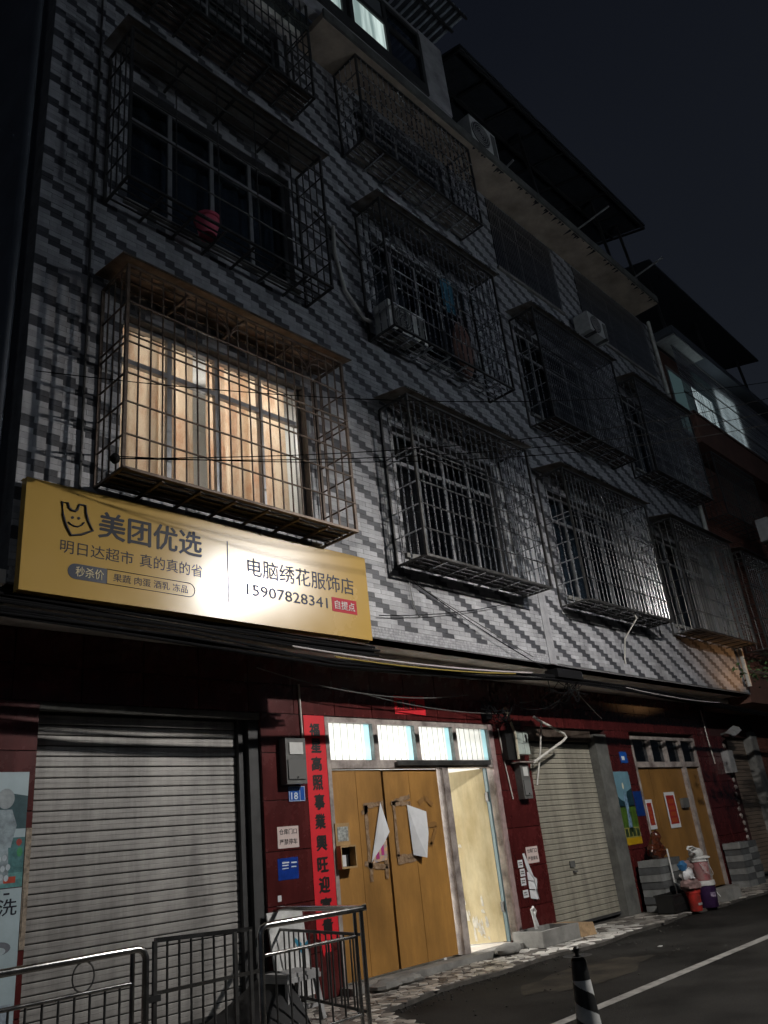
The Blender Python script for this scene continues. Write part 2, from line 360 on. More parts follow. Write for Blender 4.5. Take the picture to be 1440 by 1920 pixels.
m_glow = emit('tube_glow', (1,0.98,0.95), 6.0)

def asphalt():
    m = mat('asphalt', (0.019,0.018,0.0165), 0.8, spec=0.15, var=0.7, scale=0.9, bump=0.6, bscale=90)
    nt = m.node_tree; b = nt.nodes['Principled BSDF']
    src = b.inputs['Base Color'].links[0].from_socket
    t = nt.nodes.new('ShaderNodeTexCoord'); n = nt.nodes.new('ShaderNodeTexNoise'); n.inputs['Scale'].default_value = 60; n.inputs['Detail'].default_value = 3
    r = nt.nodes.new('ShaderNodeMapRange'); r.inputs[1].default_value = .3; r.inputs[2].default_value = .7; r.inputs[3].default_value = .6; r.inputs[4].default_value = 1.5
    nt.links.new(t.outputs['Object'], n.inputs['Vector']); nt.links.new(n.outputs['Fac'], r.inputs[0])
    x = nt.nodes.new('ShaderNodeMix'); x.data_type = 'RGBA'; x.blend_type = 'MULTIPLY'; x.inputs[0].default_value = 1
    c = nt.nodes.new('ShaderNodeCombineColor')
    for i in range(3): nt.links.new(r.outputs[0], c.inputs[i])
    nt.links.new(src, x.inputs[6]); nt.links.new(c.outputs[0], x.inputs[7]); nt.links.new(x.outputs[2], b.inputs['Base Color'])
    return m
m_asph = asphalt()
m_patch = mat('road_patch', (0.042,0.036,0.028), 0.8, var=0.6, scale=2.2, spec=.15, col2=(0.013,0.0125,0.012), bump=0.4, bscale=60)
m_line = mat('road_paint', (0.25,0.242,0.228), 0.7, var=0.45, scale=7, bump=0.2)

# ------------------------------------------------------------------ lettering
def text_mb(body, x0, x1, z0, z1, y, depth=0.002, bold=0.0, fit=True):
    if bold > 0:
        b = bold*(z1-z0)*1.2; mb = MB()
        for i, (dx, dz) in enumerate(((0,0),(b,.35*b),(-b,-.35*b),(.4*b,b*.8),(-.4*b,-b*.8))):
            k = text_mb(body, x0+b+dx, x1-b+dx, z0+b+dz, z1-b+dz, y, depth+.00012*i, 0, fit); mb.add(k.v, k.f)
        return mb
    cu = bpy.data.curves.new('lettering', 'FONT'); cu.body = body; cu.size = 1.0; cu.resolution_u = 2; cu.extrude = 0.0
    ob = bpy.data.objects.new('lettering', cu); COL.objects.link(ob)
    bpy.context.view_layer.update()
    dg = bpy.context.evaluated_depsgraph_get(); me = bpy.data.meshes.new_from_object(ob.evaluated_get(dg))
    vs = [tuple(v.co) for v in me.vertices]; fs = [tuple(p.vertices) for p in me.polygons]
    bpy.data.objects.remove(ob); bpy.data.curves.remove(cu); bpy.data.meshes.remove(me)
    mb = MB()
    if not vs: return mb
    ax, bx = min(v[0] for v in vs), max(v[0] for v in vs); az, bz = min(v[1] for v in vs), max(v[1] for v in vs)
    sxx = (x1-x0)/max(bx-ax, 1e-6); szz = (z1-z0)/max(bz-az, 1e-6)
    if not fit: sxx = szz = min(sxx, szz)
    ox = (x0+x1)/2-(ax+bx)/2*sxx; oz = (z0+z1)/2-(az+bz)/2*szz
    n = len(vs)
    f3 = [(ox+v[0]*sxx, y-depth, oz+v[1]*szz) for v in vs]; b3 = [(p[0], y, p[2]) for p in f3]
    mb.add(f3+b3, fs)
    edges = {}
    for f in fs:
        for i in range(len(f)):
            a, b = f[i], f[(i+1) % len(f)]; edges[(a, b)] = 1
    side = [(a, a+n, b+n, b) for (a, b) in edges if (b, a) not in edges]
    mb.add(f3+b3, side)
    return mb
def lettering(parent, body, x0, x1, z0, z1, y, m, depth=0.002, bold=0.0, fit=True):
    return part('lettering', text_mb(body, x0, x1, z0, z1, y, depth, bold, fit), m, parent)

# ================================================================== ground
YU = -1.15            # upper facade plane (overhangs the ground floor)
ZS = 3.75             # underside of the overhang
struct('road', MB().add([(-70,-70,0),(90,-70,0),(90,60,0),(-70,60,0)], [(0,1,2,3)]), m_asph)
def wob(i, a): return a*(math.sin(i*1.7)+math.sin(i*0.61+1.1)*0.7)
ln = MB(); k = 60
for i in range(k):
    xa, xb = -6+i*1.0, -6+(i+1)*1.0
    ya, yb = wob(i, .006), wob(i+1, .006)
    ln.add([(xa,-3.13+ya,.004),(xb,-3.13+yb,.004),(xb,-3.01-yb*.6,.004),(xa,-3.01-ya*.6,.004)], [(0,1,2,3)])
struct('road_line', ln, m_line)
def patch(cx, cy_, rx, ry, n=22, z=.004, seed=1):
    q = random.Random(seed); P = [(cx+rx*(1+q.uniform(-.25,.2))*math.cos(2*math.pi*i/n), cy_+ry*(1+q.uniform(-.25,.2))*math.sin(2*math.pi*i/n), z) for i in range(n)]
    return MB().add(P, [tuple(range(n))])
struct('road_patch', patch(8.6,-2.05,1.15,.42,seed=3), m_patch)

# pavement: mortar bed with broken marble set into it
def edge_y(x):
    base = -1.02-0.06*math.sin(x*1.3)-0.05*math.sin(x*3.1+.5)
    if x < 6.35: base = -1.02-1.2*min(1, max(0, (6.35-x)/0.55))
    return base
xs = [1.0+.2*i for i in range(0, 106)]
poly = [(x, edge_y(x)) for x in xs]
bed = MB(); poly2 = poly+[(22.0,0.02),(1.0,0.02)]
n = len(poly)
vs = [(x,y,0.0) for x,y in poly]+[(x,y,0.04) for x,y in poly]+[(x,0.35,0.04) for x,y in poly]
fs = []
for i in range(n-1): fs += [(i,i+1,n+i+1,n+i),(n+i,n+i+1,2*n+i+1,2*n+i)]
bed.add(vs, fs)
pavement = struct('pavement', bed, m_bed)
rs = random.Random(11); seeds = []
x = 2.2
while x < 19.2:
    s = 0.105 if x < 9.5 else 0.15
    y = -2.3
    while y < -0.02:
        seeds.append((x+rs.uniform(-.5,.5)*s, y+rs.uniform(-.5,.5)*s)); y += s
    x += s
grid = {}
for i, (a, b) in enumerate(seeds): grid.setdefault((int(a//.2), int(b//.2)), []).append(i)
def clip(poly, px, py, nx, ny):
    out = []
    for i in range(len(poly)):
        a, b = poly[i], poly[(i+1) % len(poly)]
        da = (a[0]-px)*nx+(a[1]-py)*ny; db = (b[0]-px)*nx+(b[1]-py)*ny
        if da <= 0: out.append(a)
        if (da < 0 < db) or (db < 0 < da):
            t = da/(da-db); out.append((a[0]+(b[0]-a[0])*t, a[1]+(b[1]-a[1])*t))
    return out
cells = []
for i, (a, b) in enumerate(seeds):
    e = edge_y(a)
    if b < e+0.03: continue
    P = [(a-.25,b-.25),(a+.25,b-.25),(a+.25,b+.25),(a-.25,b+.25)]
    gx, gy = int(a//.2), int(b//.2)
    for dx in (-2,-1,0,1,2):
        for dy in (-2,-1,0,1,2):
            for j in grid.get((gx+dx, gy+dy), []):
                if j == i: continue
                c, d = seeds[j]; L = math.hypot(c-a, d-b)
                if L > .45 or L < 1e-6: continue
                nx, ny = (c-a)/L, (d-b)/L
                P = clip(P, (a+c)/2-nx*.006, (b+d)/2-ny*.006, nx, ny)
                if not P: break
    P = clip(P, 0, -0.03, 0, 1)
    if len(P) < 3 or rs.random() < .09: continue
    cells.append((P, rs.random(), rs.uniform(.004,.009)))
def stone(P, h):
    n = len(P); cx = sum(p[0] for p in P)/n; cy_ = sum(p[1] for p in P)/n
    vs = [(x,y,.04) for x,y in P]+[(cx+(x-cx)*.94, cy_+(y-cy_)*.94, .04+h) for x,y in P]
    return vs, [(i,(i+1) % n,(i+1) % n+n,i+n) for i in range(n)]+[tuple(range(n,2*n))]
def campos(p):
    v = Vector(p)-CAM; return (v.dot(rt), v.dot(up), v.dot(fw))
def inframe(p, mrg=0.05):
    a, b, c = campos(p)
    if c <= 0.1: return False
    return abs(a/c) < 720/1497+mrg and abs(b/c) < 960/1497+mrg
vis = [c for c in cells if inframe((c[0][0][0], c[0][0][1], .05))]
vis.sort(key=lambda c: (Vector((c[0][0][0], c[0][0][1], 0))-CAM).length)
pick = set(id(c) for c in vis[:300])
rest = MB()
for c in cells:
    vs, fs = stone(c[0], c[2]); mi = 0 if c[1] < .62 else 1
    if 8.9 < c[0][0][0] < 12.3 and c[1] < .80: mi = 2  # stones by the open door take the brightened colour
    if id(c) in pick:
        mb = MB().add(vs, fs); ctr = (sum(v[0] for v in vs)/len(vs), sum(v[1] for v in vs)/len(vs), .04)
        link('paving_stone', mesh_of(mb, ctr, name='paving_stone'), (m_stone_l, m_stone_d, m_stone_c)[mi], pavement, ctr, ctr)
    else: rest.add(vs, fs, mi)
tag(link('paving_stones', mesh_of(rest, name='paving_stones'), [m_stone_l, m_stone_d, m_stone_c], pavement), kind='stuff')

# ================================================================== main building
bld = thing('apartment_building', 'grey and slate tiled apartment house with barred windows above red tiled ground floor shops', 'building', (10.4,0,0))
# ---- ground floor walls
g = MB()
TOP = 3.06
def pier(x0, x1, z1=TOP, y0=0.0): g.box(x0, x1, y0, 0.30, 0.0, z1)
pier(-2.0,3.28); pier(5.84,6.83); pier(10.24,11.17); pier(13.72,14.63); pier(17.52,19.30)
g.box(-2.0,20.6,0.0,0.30,TOP,ZS+.1)
part('ground_wall', g, m_redwall, bld)
# concrete jamb post beside the cream shutter
part('jamb_post', MB().box(13.30,13.718,-.02,.30,.0,2.98), m_darkconc, bld)
part('jamb_post', MB().box(5.70,5.838,0.03,.30,.03,TOP), m_track, bld)
# red glazed tiles, each a piece of its own
def red_tiles(x0, x1, zs, cols, y=0.0):
    w = (x1-x0)/cols
    for zi in range(len(zs)-1):
        for c in range(cols):
            a, b = x0+c*w+.003, x0+(c+1)*w-.003; lo, hi = zs[zi]+.003, zs[zi+1]-.003
            me = mesh_of(MB().plate(a-(a+b)/2, b-(a+b)/2, 0, hi-lo, 0, .012, .003), name='glazed_tile')
            t = piece('glazed_tile', me, m_red, bld, ((a+b)/2, y, lo))
            t.rotation_euler = (rnd.uniform(-.004,.004), 0, rnd.uniform(-.003,.003))
ZT = [.05,.50,1.02,1.56,2.09,2.61,TOP]
red_tiles(2.1,3.28,ZT,2); red_tiles(5.84,6.83,ZT,1); red_tiles(10.27,11.17,ZT,1)
red_tiles(13.72,14.63,ZT,1); red_tiles(17.54,19.05,ZT,2)
red_tiles(1.0,18.4,[TOP,3.40,ZS],26)
# door sills / step
part('door_sill', MB().box(6.78,10.24,-.22,.0,.0,.115), m_conc, bld); part('door_sill', MB().box(14.6,17.5,-.2,.0,.0,.115), m_conc, bld)
part('threshold', MB().box(9.1,10.0,-.01,.35,.115,.123), mat('threshold_stone', (0.62,0.58,0.54), .4, var=.1), bld)
part('shop_floor', MB().box(6.3,11.0,.31,4.2,.0,.118), m_white, bld)
# ---- shop room behind the ochre door (lit)
room = MB()
room.box(6.2,6.3,.31,4.3,0,3.3).box(11.0,11.1,.31,4.3,0,3.3).box(6.2,11.1,4.2,4.3,0,3.3).box(6.2,11.1,.31,4.3,3.2,3.3)
part('shop_room', room, m_white, bld)
part('ceiling_tube', MB().box(7.0,8.2,2.55,2.65,3.10,3.16), m_glow, bld)
# ---- overhang
ov = MB().box(-1.0,18.4,YU+.02,0.30,ZS,ZS+.12)
part('soffit', ov, m_plaster, bld)
part('soffit_beam', MB().box(-1.0,18.4,-.62,-.44,3.66,ZS+.01), m_plaster, bld)

# ---- upper facade with window openings
WX = [(3.39,5.85),(7.45,9.80),(11.35,13.80),(15.30,17.85)]
FZ = [(4.95,6.87),(8.40,10.32),(11.85,13.30)]
holes = []
for k, (za, zb) in enumerate(FZ):
    for c, (xa, xb) in enumerate(WX):
        if k == 2 and c >= 2: xa, xb, z0_, z1_ = ((11.2,13.5) if c == 2 else (14.5,17.9))+(11.62,13.36)
        else: z0_, z1_ = za, zb
        holes.append((xa, xb, z0_, z1_))
X0, X1, ZB, ZTOP = 2.44, 18.35, ZS, 13.45
wall = MB()
zcuts = sorted(set([ZB, ZTOP]+[h[2] for h in holes]+[h[3] for h in holes]))
for i in range(len(zcuts)-1):
    za, zb = zcuts[i], zcuts[i+1]; zm = (za+zb)/2
    segs = sorted([(h[0], h[1]) for h in holes if h[2] < zm < h[3]])
    x = X0
    for a, b in segs: wall.box(x, a, YU+.008, YU+.25, za, zb); x = b
    wall.box(x, X1, YU+.008, YU+.25, za, zb)
part('facade_wall', wall, m_mortar, bld)
part('side_wall', MB().box(X0,X0+.2,YU+.25,6,ZB,ZTOP), m_neigh, bld); part('side_wall', MB().box(X1-.2,X1,YU+.25,6,ZB,ZTOP), m_neigh, bld)
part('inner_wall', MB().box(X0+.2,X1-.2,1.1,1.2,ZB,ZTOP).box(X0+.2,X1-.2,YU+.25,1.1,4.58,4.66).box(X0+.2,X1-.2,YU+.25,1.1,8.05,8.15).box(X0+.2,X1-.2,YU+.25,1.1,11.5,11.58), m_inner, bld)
# ---- facade tiles: two pale, one slate, half-tile step per course
TW, TH = .24, .06
tiles = []
row = 0; z = 3.90
while z < ZTOP-.01:
    sh = (row*.12) % .72
    x = 2.44-.72-sh
    i = 0
    while x < X1:
        dark = (i % 3 == 2)
        a, b = max(x, X0), min(x+TW, X1)
        off = 0
        if x > 10.56 or (x < 10.56 < x+TW): pass
        if b-a > .03:
            parts = [(a, b)]
            for h in holes:
                if h[2] < z+TH*.5 < h[3]:
                    q = []
                    for (p, r_) in parts:
                        if r_ <= h[0] or p >= h[1]: q.append((p, r_))
                        else:
                            if p < h[0]: q.append((p, h[0]))
                            if r_ > h[1]: q.append((h[1], r_))
                    parts = q
            for (p, r_) in parts:
                if r_-p > .025:
                    if p < 10.5 < r_: tiles.append((p,10.497,z,dark)); tiles.append((10.503,r_,z,dark))
                    else: tiles.append((p, r_, z, dark))
        x += TW; i += 1
    z += TH; row += 1
# right part of the facade is tiled down to the edge
z = 3.78
for row in (-2,-1):
    sh = (row*.12) % .72; x = 2.44-.72-sh; i = 0
    while x < X1:
        if x > 10.5: tiles.append((x, min(x+TW, X1), 3.90+row*TH, i % 3 == 2))
        x += TW; i += 1
tiles = [t for t in tiles if t[1]-t[0] > .02]
def tile_score(t):
    p = ((t[0]+t[1])/2, YU, t[2])
    if t[1]-t[0] < .2 or not inframe(p, -.01): return 1e9
    if 2.45 < p[0] < 6.55 and p[2] < 4.72: return 1e9
    if 3.1 < p[0] < 6.15 and p[2] < 8.0: return 1e9
    return (Vector(p)-CAM).length
order = sorted(range(len(tiles)), key=lambda i: tile_score(tiles[i])); near = set(order[:300])
field = MB(); shared = {}
for i, (a, b, z, dark) in enumerate(tiles):
    j = rnd.uniform(-.0015,.0015); t = .010 if not dark else .007
    if i in near:
        key = round(b-a, 3)
        key = (key, dark)
        if key not in shared:
            me = mesh_of(MB().plate(-(b-a)/2+.0004,(b-a)/2-.0004,.0005,TH-.0005,0,t,.0010), name='wall_tile'); me.materials.append(m_tile_d if dark else m_tile_l); shared[key] = me
        o = piece('wall_tile', shared[key], None, bld, ((a+b)/2, YU+.008+j, z)); o.rotation_euler = (0, rnd.uniform(-.004,.004), rnd.uniform(-.006,.006))
    else:
        field.plate(a+.0004, b-.0004, z+.0005, z+TH-.0005, YU+.008+j, t, .0010, 1 if dark else 0)
g0 = ORG[bld.name]
tag(link('wall_tiles', mesh_of(field, g0, name='wall_tiles'), [m_tile_l, m_tile_d], bld, None, g0), kind='stuff')
mos = MB(); x = X0
while x < 10.5:
    for r_ in range(4): mos.plate(x+.0006+(.012 if r_ % 2 else 0), x+.0238+(.012 if r_ % 2 else 0), 3.762+r_*.034+.0006, 3.762+(r_+1)*.034-.0006, YU+.008, .010, .0008)
    x += .0244
tag(link('mosaic_strip', mesh_of(mos, g0, name='mosaic_strip'), m_mosaic, bld, None, g0), kind='stuff')
part('joint_strip', MB().box(10.42,10.62,YU-.012,YU-.004,3.76,6.0), m_tile_l, bld)

# ---- windows
def window(xa, xb, za, zb, lit=False, plain=False):
    y = YU+.11; w = .045
    f = MB()
    f.box(xa,xb,y,y+.06,za,za+w).box(xa,xb,y,y+.06,zb-w,zb).box(xa,xa+w,y,y+.06,za+w,zb-w).box(xb-w,xb,y,y+.06,za+w,zb-w)
    zt = za+(zb-za)*.745
    f.box(xa+w,xb-w,y-.004,y+.05,zt-.03,zt+.03)
    cols = 4; cw = (xb-xa)/cols
    for i in range(1, cols):
        f.box(xa+i*cw-.028, xa+i*cw+.028, y-.002, y+.052, za+w, zb-w)
    win = part('window', f, m_frame, bld)
    for i in range(cols):
        for (p, q) in ((za+w, zt-.03),(zt+.03, zb-w)):
            gx0, gx1 = xa+i*cw+.03, xa+(i+1)*cw-.03
            if i == 0: gx0 = xa+w
            if i == 3: gx1 = xb-w
            part('pane', MB().box(gx0,gx1,y+.022,y+.028,p,q), m_glassc if lit else m_glassd, win)
    sl = MB().box(xa-.05,xb+.05,YU-.05,YU+.10,za-.06,za-.001)
    part('sill', sl, m_conc, win)
    return win
for h in holes:
    lit = abs(h[0]-3.39) < .01 and h[2] < 5
    win = window(*h, lit=lit)
    if not lit:   # drawn curtains behind some dark panes
        c = MB(); n = 40; xa, xb = h[0]+.1, h[0]+(h[1]-h[0])*rnd.choice((.3,.45,.95))
        vs = []
        for i in range(n+1):
            xx = xa+(xb-xa)*i/n; yy = YU+.26+.03*math.sin(i*1.25)
            vs += [(xx,yy,h[2]+.05),(xx,yy,h[3]-.05)]
        c.add(vs, [(2*i,2*i+2,2*i+3,2*i+1) for i in range(n)])
        part('curtain', c, mat('dim_curtain', rnd.choice(((.25,.25,.24),(.22,.16,.13),(.16,.19,.22))), .9, var=.3), win, True)
    else:
        def curtain(xa, xb, ph, amp, per):
            c = MB(); n = int((xb-xa)/.012); vs = []
            for i in range(n+1):
                xx = xa+(xb-xa)*i/n
                q = xx/per*2*math.pi+ph+.8*math.sin(xx*5.1)
                yy = YU+.25+amp*math.sin(q)+amp*.35*math.sin(2.3*q+1)
                vs += [(xx,yy,h[2]+.0),(xx+.012*math.sin(q),yy+.012,(h[2]+h[3])/2),(xx,yy,h[3]+.05)]
            for i in range(n): c.add([], [])
            c.add(vs, [f for i in range(n) for f in ((3*i,3*i+3,3*i+4,3*i+1),(3*i+1,3*i+4,3*i+5,3*i+2))])
            part('curtain', c, m_curt, win, True)
        curtain(3.34,3.97,0.3,.030,.36); curtain(3.95,4.43,.9,.060,.20); curtain(4.53,5.13,1.2,.065,.21); curtain(5.11,5.72,2.0,.028,.40)
# lit bedroom shell
part('bedroom', MB().box(3.0,3.1,YU+.26,1.05,4.66,7.3).box(6.2,6.3,YU+.26,1.05,4.66,7.3).box(3.1,6.2,1.0,1.05,4.66,7.3).box(3.1,6.2,YU+.26,1.0,7.2,7.3), m_white, bld)

# ---- rolling shutters
def shutter(xa, xb, y, z0, z1, pitch, m, parent=bld):
    s = part('roller_shutter', MB().box(xa,xb,y+.012,y+.03,z0,z1), m_track, parent)
    part('bottom_rail', MB().box(xa,xb,y-.016,y+.01,z0-.035,z0), m_track, s)
    W = xb-xa; prof = [(.008,0),(-.004,.003),(-.007,pitch*.10),(-.007,pitch*.45),(-.0030,pitch*.47),(-.0030,pitch*.50),(-.007,pitch*.52),(-.007,pitch*.86),(-.003,pitch*.905),(.008,pitch*.91)]
    vs = []
    for (yy, zz) in prof: vs += [(-W/2,yy,zz),(W/2,yy,zz)]
    fs = [(2*i,2*i+1,2*i+3,2*i+2) for i in range(len(prof)-1)]
    me = mesh_of(MB().add(vs, fs), name='slat'); me.materials.append(m)
    k = int((z1-z0)/pitch)
    for i in range(k):
        o = piece('slat', me, None, s, ((xa+xb)/2+rnd.uniform(-.008,.008), y+rnd.uniform(-.002,.002), z0+i*pitch))
    return s
shutter(3.26,5.61,.17,.14,3.06,.098,m_slat)
part('guide_track', MB().box(5.61,5.70,.10,.26,.04,TOP), m_track, bld)
shutter(11.17,13.34,.14,.12,2.86,.082,m_slat2)
part('lock_plate', MB().box(12.0,12.14,.105,.125,.90,.99), m_greybox, bld)
part('lock_handle', MB().box(12.06,12.16,.09,.122,.82,.845), m_greybox, bld)
part('shutter_box', MB().box(11.17,13.30,.05,.30,2.86,TOP), m_rustbar, bld)
part('lintel_plank', MB().box(3.28,5.84,-.004,.05,2.98,3.055), m_darkconc, bld)

# ---- shop doors
def door_frame(xa, xb, mull, ztr, ztop, nt, parent=bld):
    f = MB(); y = -.015
    f.box(xa,xa+.06,y,.12,.118,ztop).box(xb-.06,xb,y,.12,.118,ztop).box(xa+.06,xb-.06,y,.12,ztop-.06,ztop)
    f.box(xa+.06,xb-.06,y-.003,.12,ztr,ztr+.10)
    f.box(mull-.06,mull+.06,y-.005,.11,.118,ztr)
    w = (xb-xa-.12)/nt
    for i in range(1, nt): f.box(xa+.06+i*w-.045, xa+.06+i*w+.045, y-.002, .11, ztr+.10, ztop-.06)
    fr = part('door_frame', f, m_framed, parent)
    return fr, w
fr, w = door_frame(6.835,10.235,9.04,2.43,3.05,4)
xa = 6.835+.06
for i in range(4):
    a, b = xa+i*w+(.045 if i else 0), xa+(i+1)*w-(.045 if i < 3 else 0)
    c = b-(b-a)*.13
    part('pane', MB().box(a,c,.05,.056,2.53,2.99), m_frost, fr)
    part('pane', MB().box(c,b,.05,.056,2.53,2.99), m_frostb, fr)
    bars = MB()
    for k in range(1, 6): bars.tube([(a+(c-a)*k/5.6,.03,2.53),(a+(c-a)*k/5.6,.03,2.99)], .003, 6)
    part('bar', bars, m_steeldull, fr)
part('head_rail', MB().box(8.02,10.05,-.075,-.02,2.455,2.50).box(8.02,10.05,-.075,-.06,2.50,2.52), m_steeldull, fr)
def leaf(pts, m, t=.045, z0=.135, z1=2.415, name='door_leaf'):
    """a door leaf folded from flat panels; pts in plan, front side"""
    mb = MB()
    for i in range(len(pts)-1):
        a, b = Vector((*pts[i],0)), Vector((*pts[i+1],0)); d = (b-a).normalized(); nrm = Vector((-d.y,d.x,0))*t
        a = a+d*.003; b = b-d*.003
        vs = [a,b,b+nrm,a+nrm]; vs = [(v.x,v.y,z0) for v in vs]+[(v.x,v.y,z1) for v in vs]
        mb.add(vs, [(0,1,5,4),(1,2,6,5),(2,3,7,6),(3,0,4,7),(4,5,6,7),(3,2,1,0)])
    return part(name, mb, m, bld)
l1 = leaf([(6.90,.035),(7.33,.03),(7.80,.04)], m_door); l2 = leaf([(7.84,.045),(8.32,.035),(8.92,.045)], m_door)
th = R(58); h0 = Vector((9.98,.05)); e0 = h0+Vector((-.88*math.cos(th), .88*math.sin(th)))
l3 = leaf([tuple(e0), tuple(h0)], m_dooropen); l3['label'] = 'pale ochre leaf swung open into the lit shop'
part('door_edge', MB().box(9.985,10.02,.0,.06,.13,2.42), mat('teal_edge', (.10,.15,.16), .5), l3)
part('rear_panel', MB().box(6.9,8.93,.10,.12,.13,2.42), m_track, bld)
# remains of tape and torn posters on the leaves
def fstrip(mb, x0, z0, x1, z1, w, y):
    L = math.hypot(x1-x0, z1-z0); nx, nz = -(z1-z0)/L*w/2, (x1-x0)/L*w/2; n = 7; q = random.Random(int(x0*977+z0*313)); U = []; D = []
    for i in range(n+1):
        f = i/n; cx, cz = x0+(x1-x0)*f, z0+(z1-z0)*f; a, b = q.uniform(.6,1.15), q.uniform(.6,1.15)
        U.append((cx+nx*a, cz+nz*a)); D.append((cx-nx*b, cz-nz*b))
    mb.add([(p[0],y,p[1]) for p in U]+[(p[0],y,p[1]) for p in D], [(i,i+1,n+1+i+1,n+1+i) for i in range(n)])
tp = MB(); y = .0285
for (a,b,c,d) in ((7.42,1.98,7.78,2.0),(7.42,1.30,7.78,1.26),(7.45,1.26,7.46,1.99),(7.74,1.28,7.75,1.98),(7.38,1.9,7.5,1.94),(7.36,1.33,7.5,1.30),(7.46,1.12,7.465,1.3),(7.73,1.13,7.735,1.27)):
    fstrip(tp,a,b,c,d,.065,.024)
part('tape_residue', tp, mat('old_tape', (0.27,0.19,0.12), .55, var=.6, scale=18, col2=(.15,.08,.035)), l1)
tp = MB()
for (a,b,c,d) in ((7.93,2.0,8.3,1.98),(7.95,1.36,8.4,1.34),(7.97,1.36,7.98,2.02),(8.0,2.02,8.3,2.07),(8.36,1.3,8.37,1.42),(7.95,1.30,8.35,1.31)):
    fstrip(tp,a,b,c,d,.062,.029)
part('tape_residue', tp, mat('old_tape', (0.27,0.19,0.12), .55, var=.6, scale=18, col2=(.15,.08,.035)), l2)
tp = MB()
for (a,b,c,d) in ((8.46,1.98,8.6,2.05),(8.6,2.05,8.74,1.95),(8.45,1.72,8.78,1.70),(8.48,1.66,8.62,1.45),(8.62,1.45,8.76,1.68),(8.55,1.9,8.62,1.74)):
    fstrip(tp,a,b,c,d,.07,.0285)
part('tape_residue', tp, mat('glue_stain', (0.26,0.13,0.035), .6), l2)
def onleaf(u, z): p = h0.lerp(e0, u); d = Vector((p.x-.0045*math.sin(th), p.y-.0045*math.cos(th))); return (d.x, d.y, z)
q = random.Random(4); pe = MB()
for i in range(34):
    u = q.uniform(.25,.8); z = .16+abs(q.gauss(0,.28)); hh = q.uniform(.03,.16); ww = q.uniform(.010,.035)
    pe.add([onleaf(u-ww,z),onleaf(u+ww*.6,z+.01),onleaf(u+ww,z+hh*.7),onleaf(u,z+hh),onleaf(u-ww*.7,z+hh*.5)], [(0,1,2,3,4)])
for i in range(5):
    u = q.uniform(.2,.9); z = 1.45+q.uniform(-.1,.15); pe.add([onleaf(u-.03,z),onleaf(u+.03,z+.01),onleaf(u+.02,z+.05),onleaf(u-.02,z+.04)], [(0,1,2,3)])
part('peeled_paint', pe, mat('bare_primer', (.74,.70,.60), .7, var=.2, scale=20), l3)
part('hinge', MB().box(9.955,9.985,.0,.05,1.95,2.08), m_steeldull, l3); part('hinge', MB().box(9.955,9.985,.0,.05,.5,.63), m_steeldull, l3)
# second ochre door, further along
fr2, w = door_frame(14.64,17.5,16.74,2.40,2.98,4)
xa = 14.64+.06
for i in range(4):
    a, b = xa+i*w+(.045 if i else 0), xa+(i+1)*w-(.045 if i < 3 else 0)
    part('pane', MB().box(a,b,.05,.056,2.50,2.92), m_glassd, fr2)
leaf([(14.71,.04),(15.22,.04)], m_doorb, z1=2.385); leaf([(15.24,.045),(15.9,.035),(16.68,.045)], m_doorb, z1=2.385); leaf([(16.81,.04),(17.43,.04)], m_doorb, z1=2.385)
part('lock_box', MB().box(16.24,16.52,-.03,.03,1.62,1.80), m_greybox, bld)
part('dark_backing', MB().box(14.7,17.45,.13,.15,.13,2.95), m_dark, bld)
# red brick shutter bay at the far end
shutter(19.30,20.66,.14,.14,3.05,.085,m_slat3)
part('jamb_post', MB().box(20.66,21.05,-.06,.3,0,3.2), m_conc, bld)

# ---- eaves slab above the fourth floor and the enclosed balcony over it
part('eaves_slab', MB().box(6.25,17.62,-1.78,-.9,13.452,13.60), m_tanslab, bld)
part('eaves_slab', MB().box(2.3,6.2,-1.30,-.9,13.452,13.60), m_plaster, bld)
part('slab_lip', MB().box(6.25,17.62,-1.82,-1.781,13.47,13.66), m_darkconc, bld)
part('roof_wall', MB().box(9.6,18.3,-.2,0,13.6,16.5), m_dark, bld)
enc = MB().box(4.4,9.62,-1.70,-1.55,13.61,13.95).box(8.94,9.62,-1.72,-1.55,13.95,15.75).box(9.54,9.62,-1.55,.6,13.61,15.8).box(4.4,8.94,-1.70,-1.55,15.60,15.75)
part('balcony_wall', enc, mat('balcony_plaster', (0.40,0.39,0.40), .9, var=.4, scale=1.8, bump=.2), bld)
bf = MB()
for (a, b) in ((4.4,8.94),):
    bf.box(a,b,-1.74,-1.66,13.95,14.19).box(a,b,-1.73,-1.66,14.93,15.06).box(a,b,-1.73,-1.66,15.52,15.60)
for x in (5.9,6.86,7.04,7.95,8.9): bf.box(x-.045,x+.045,-1.735,-1.66,14.19,15.52)
bw = part('balcony_window', bf, m_track, bld)
for (a, b, lit) in ((4.45,5.85,1),(5.95,6.81,1),(7.09,7.90,1),(8.0,8.85,0)):
    part('pane', MB().box(a,b,-1.70,-1.695,14.19,14.93), m_lit5 if lit else m_glassd, bw)
    part('pane', MB().box(a,b,-1.70,-1.695,15.06,15.52), m_glassd if not lit else mat('upper_pane', (.16,.17,.18), .3), bw)
part('balcony_room', MB().box(4.4,9.5,-.5,-.4,13.6,15.7), m_inner, bld)
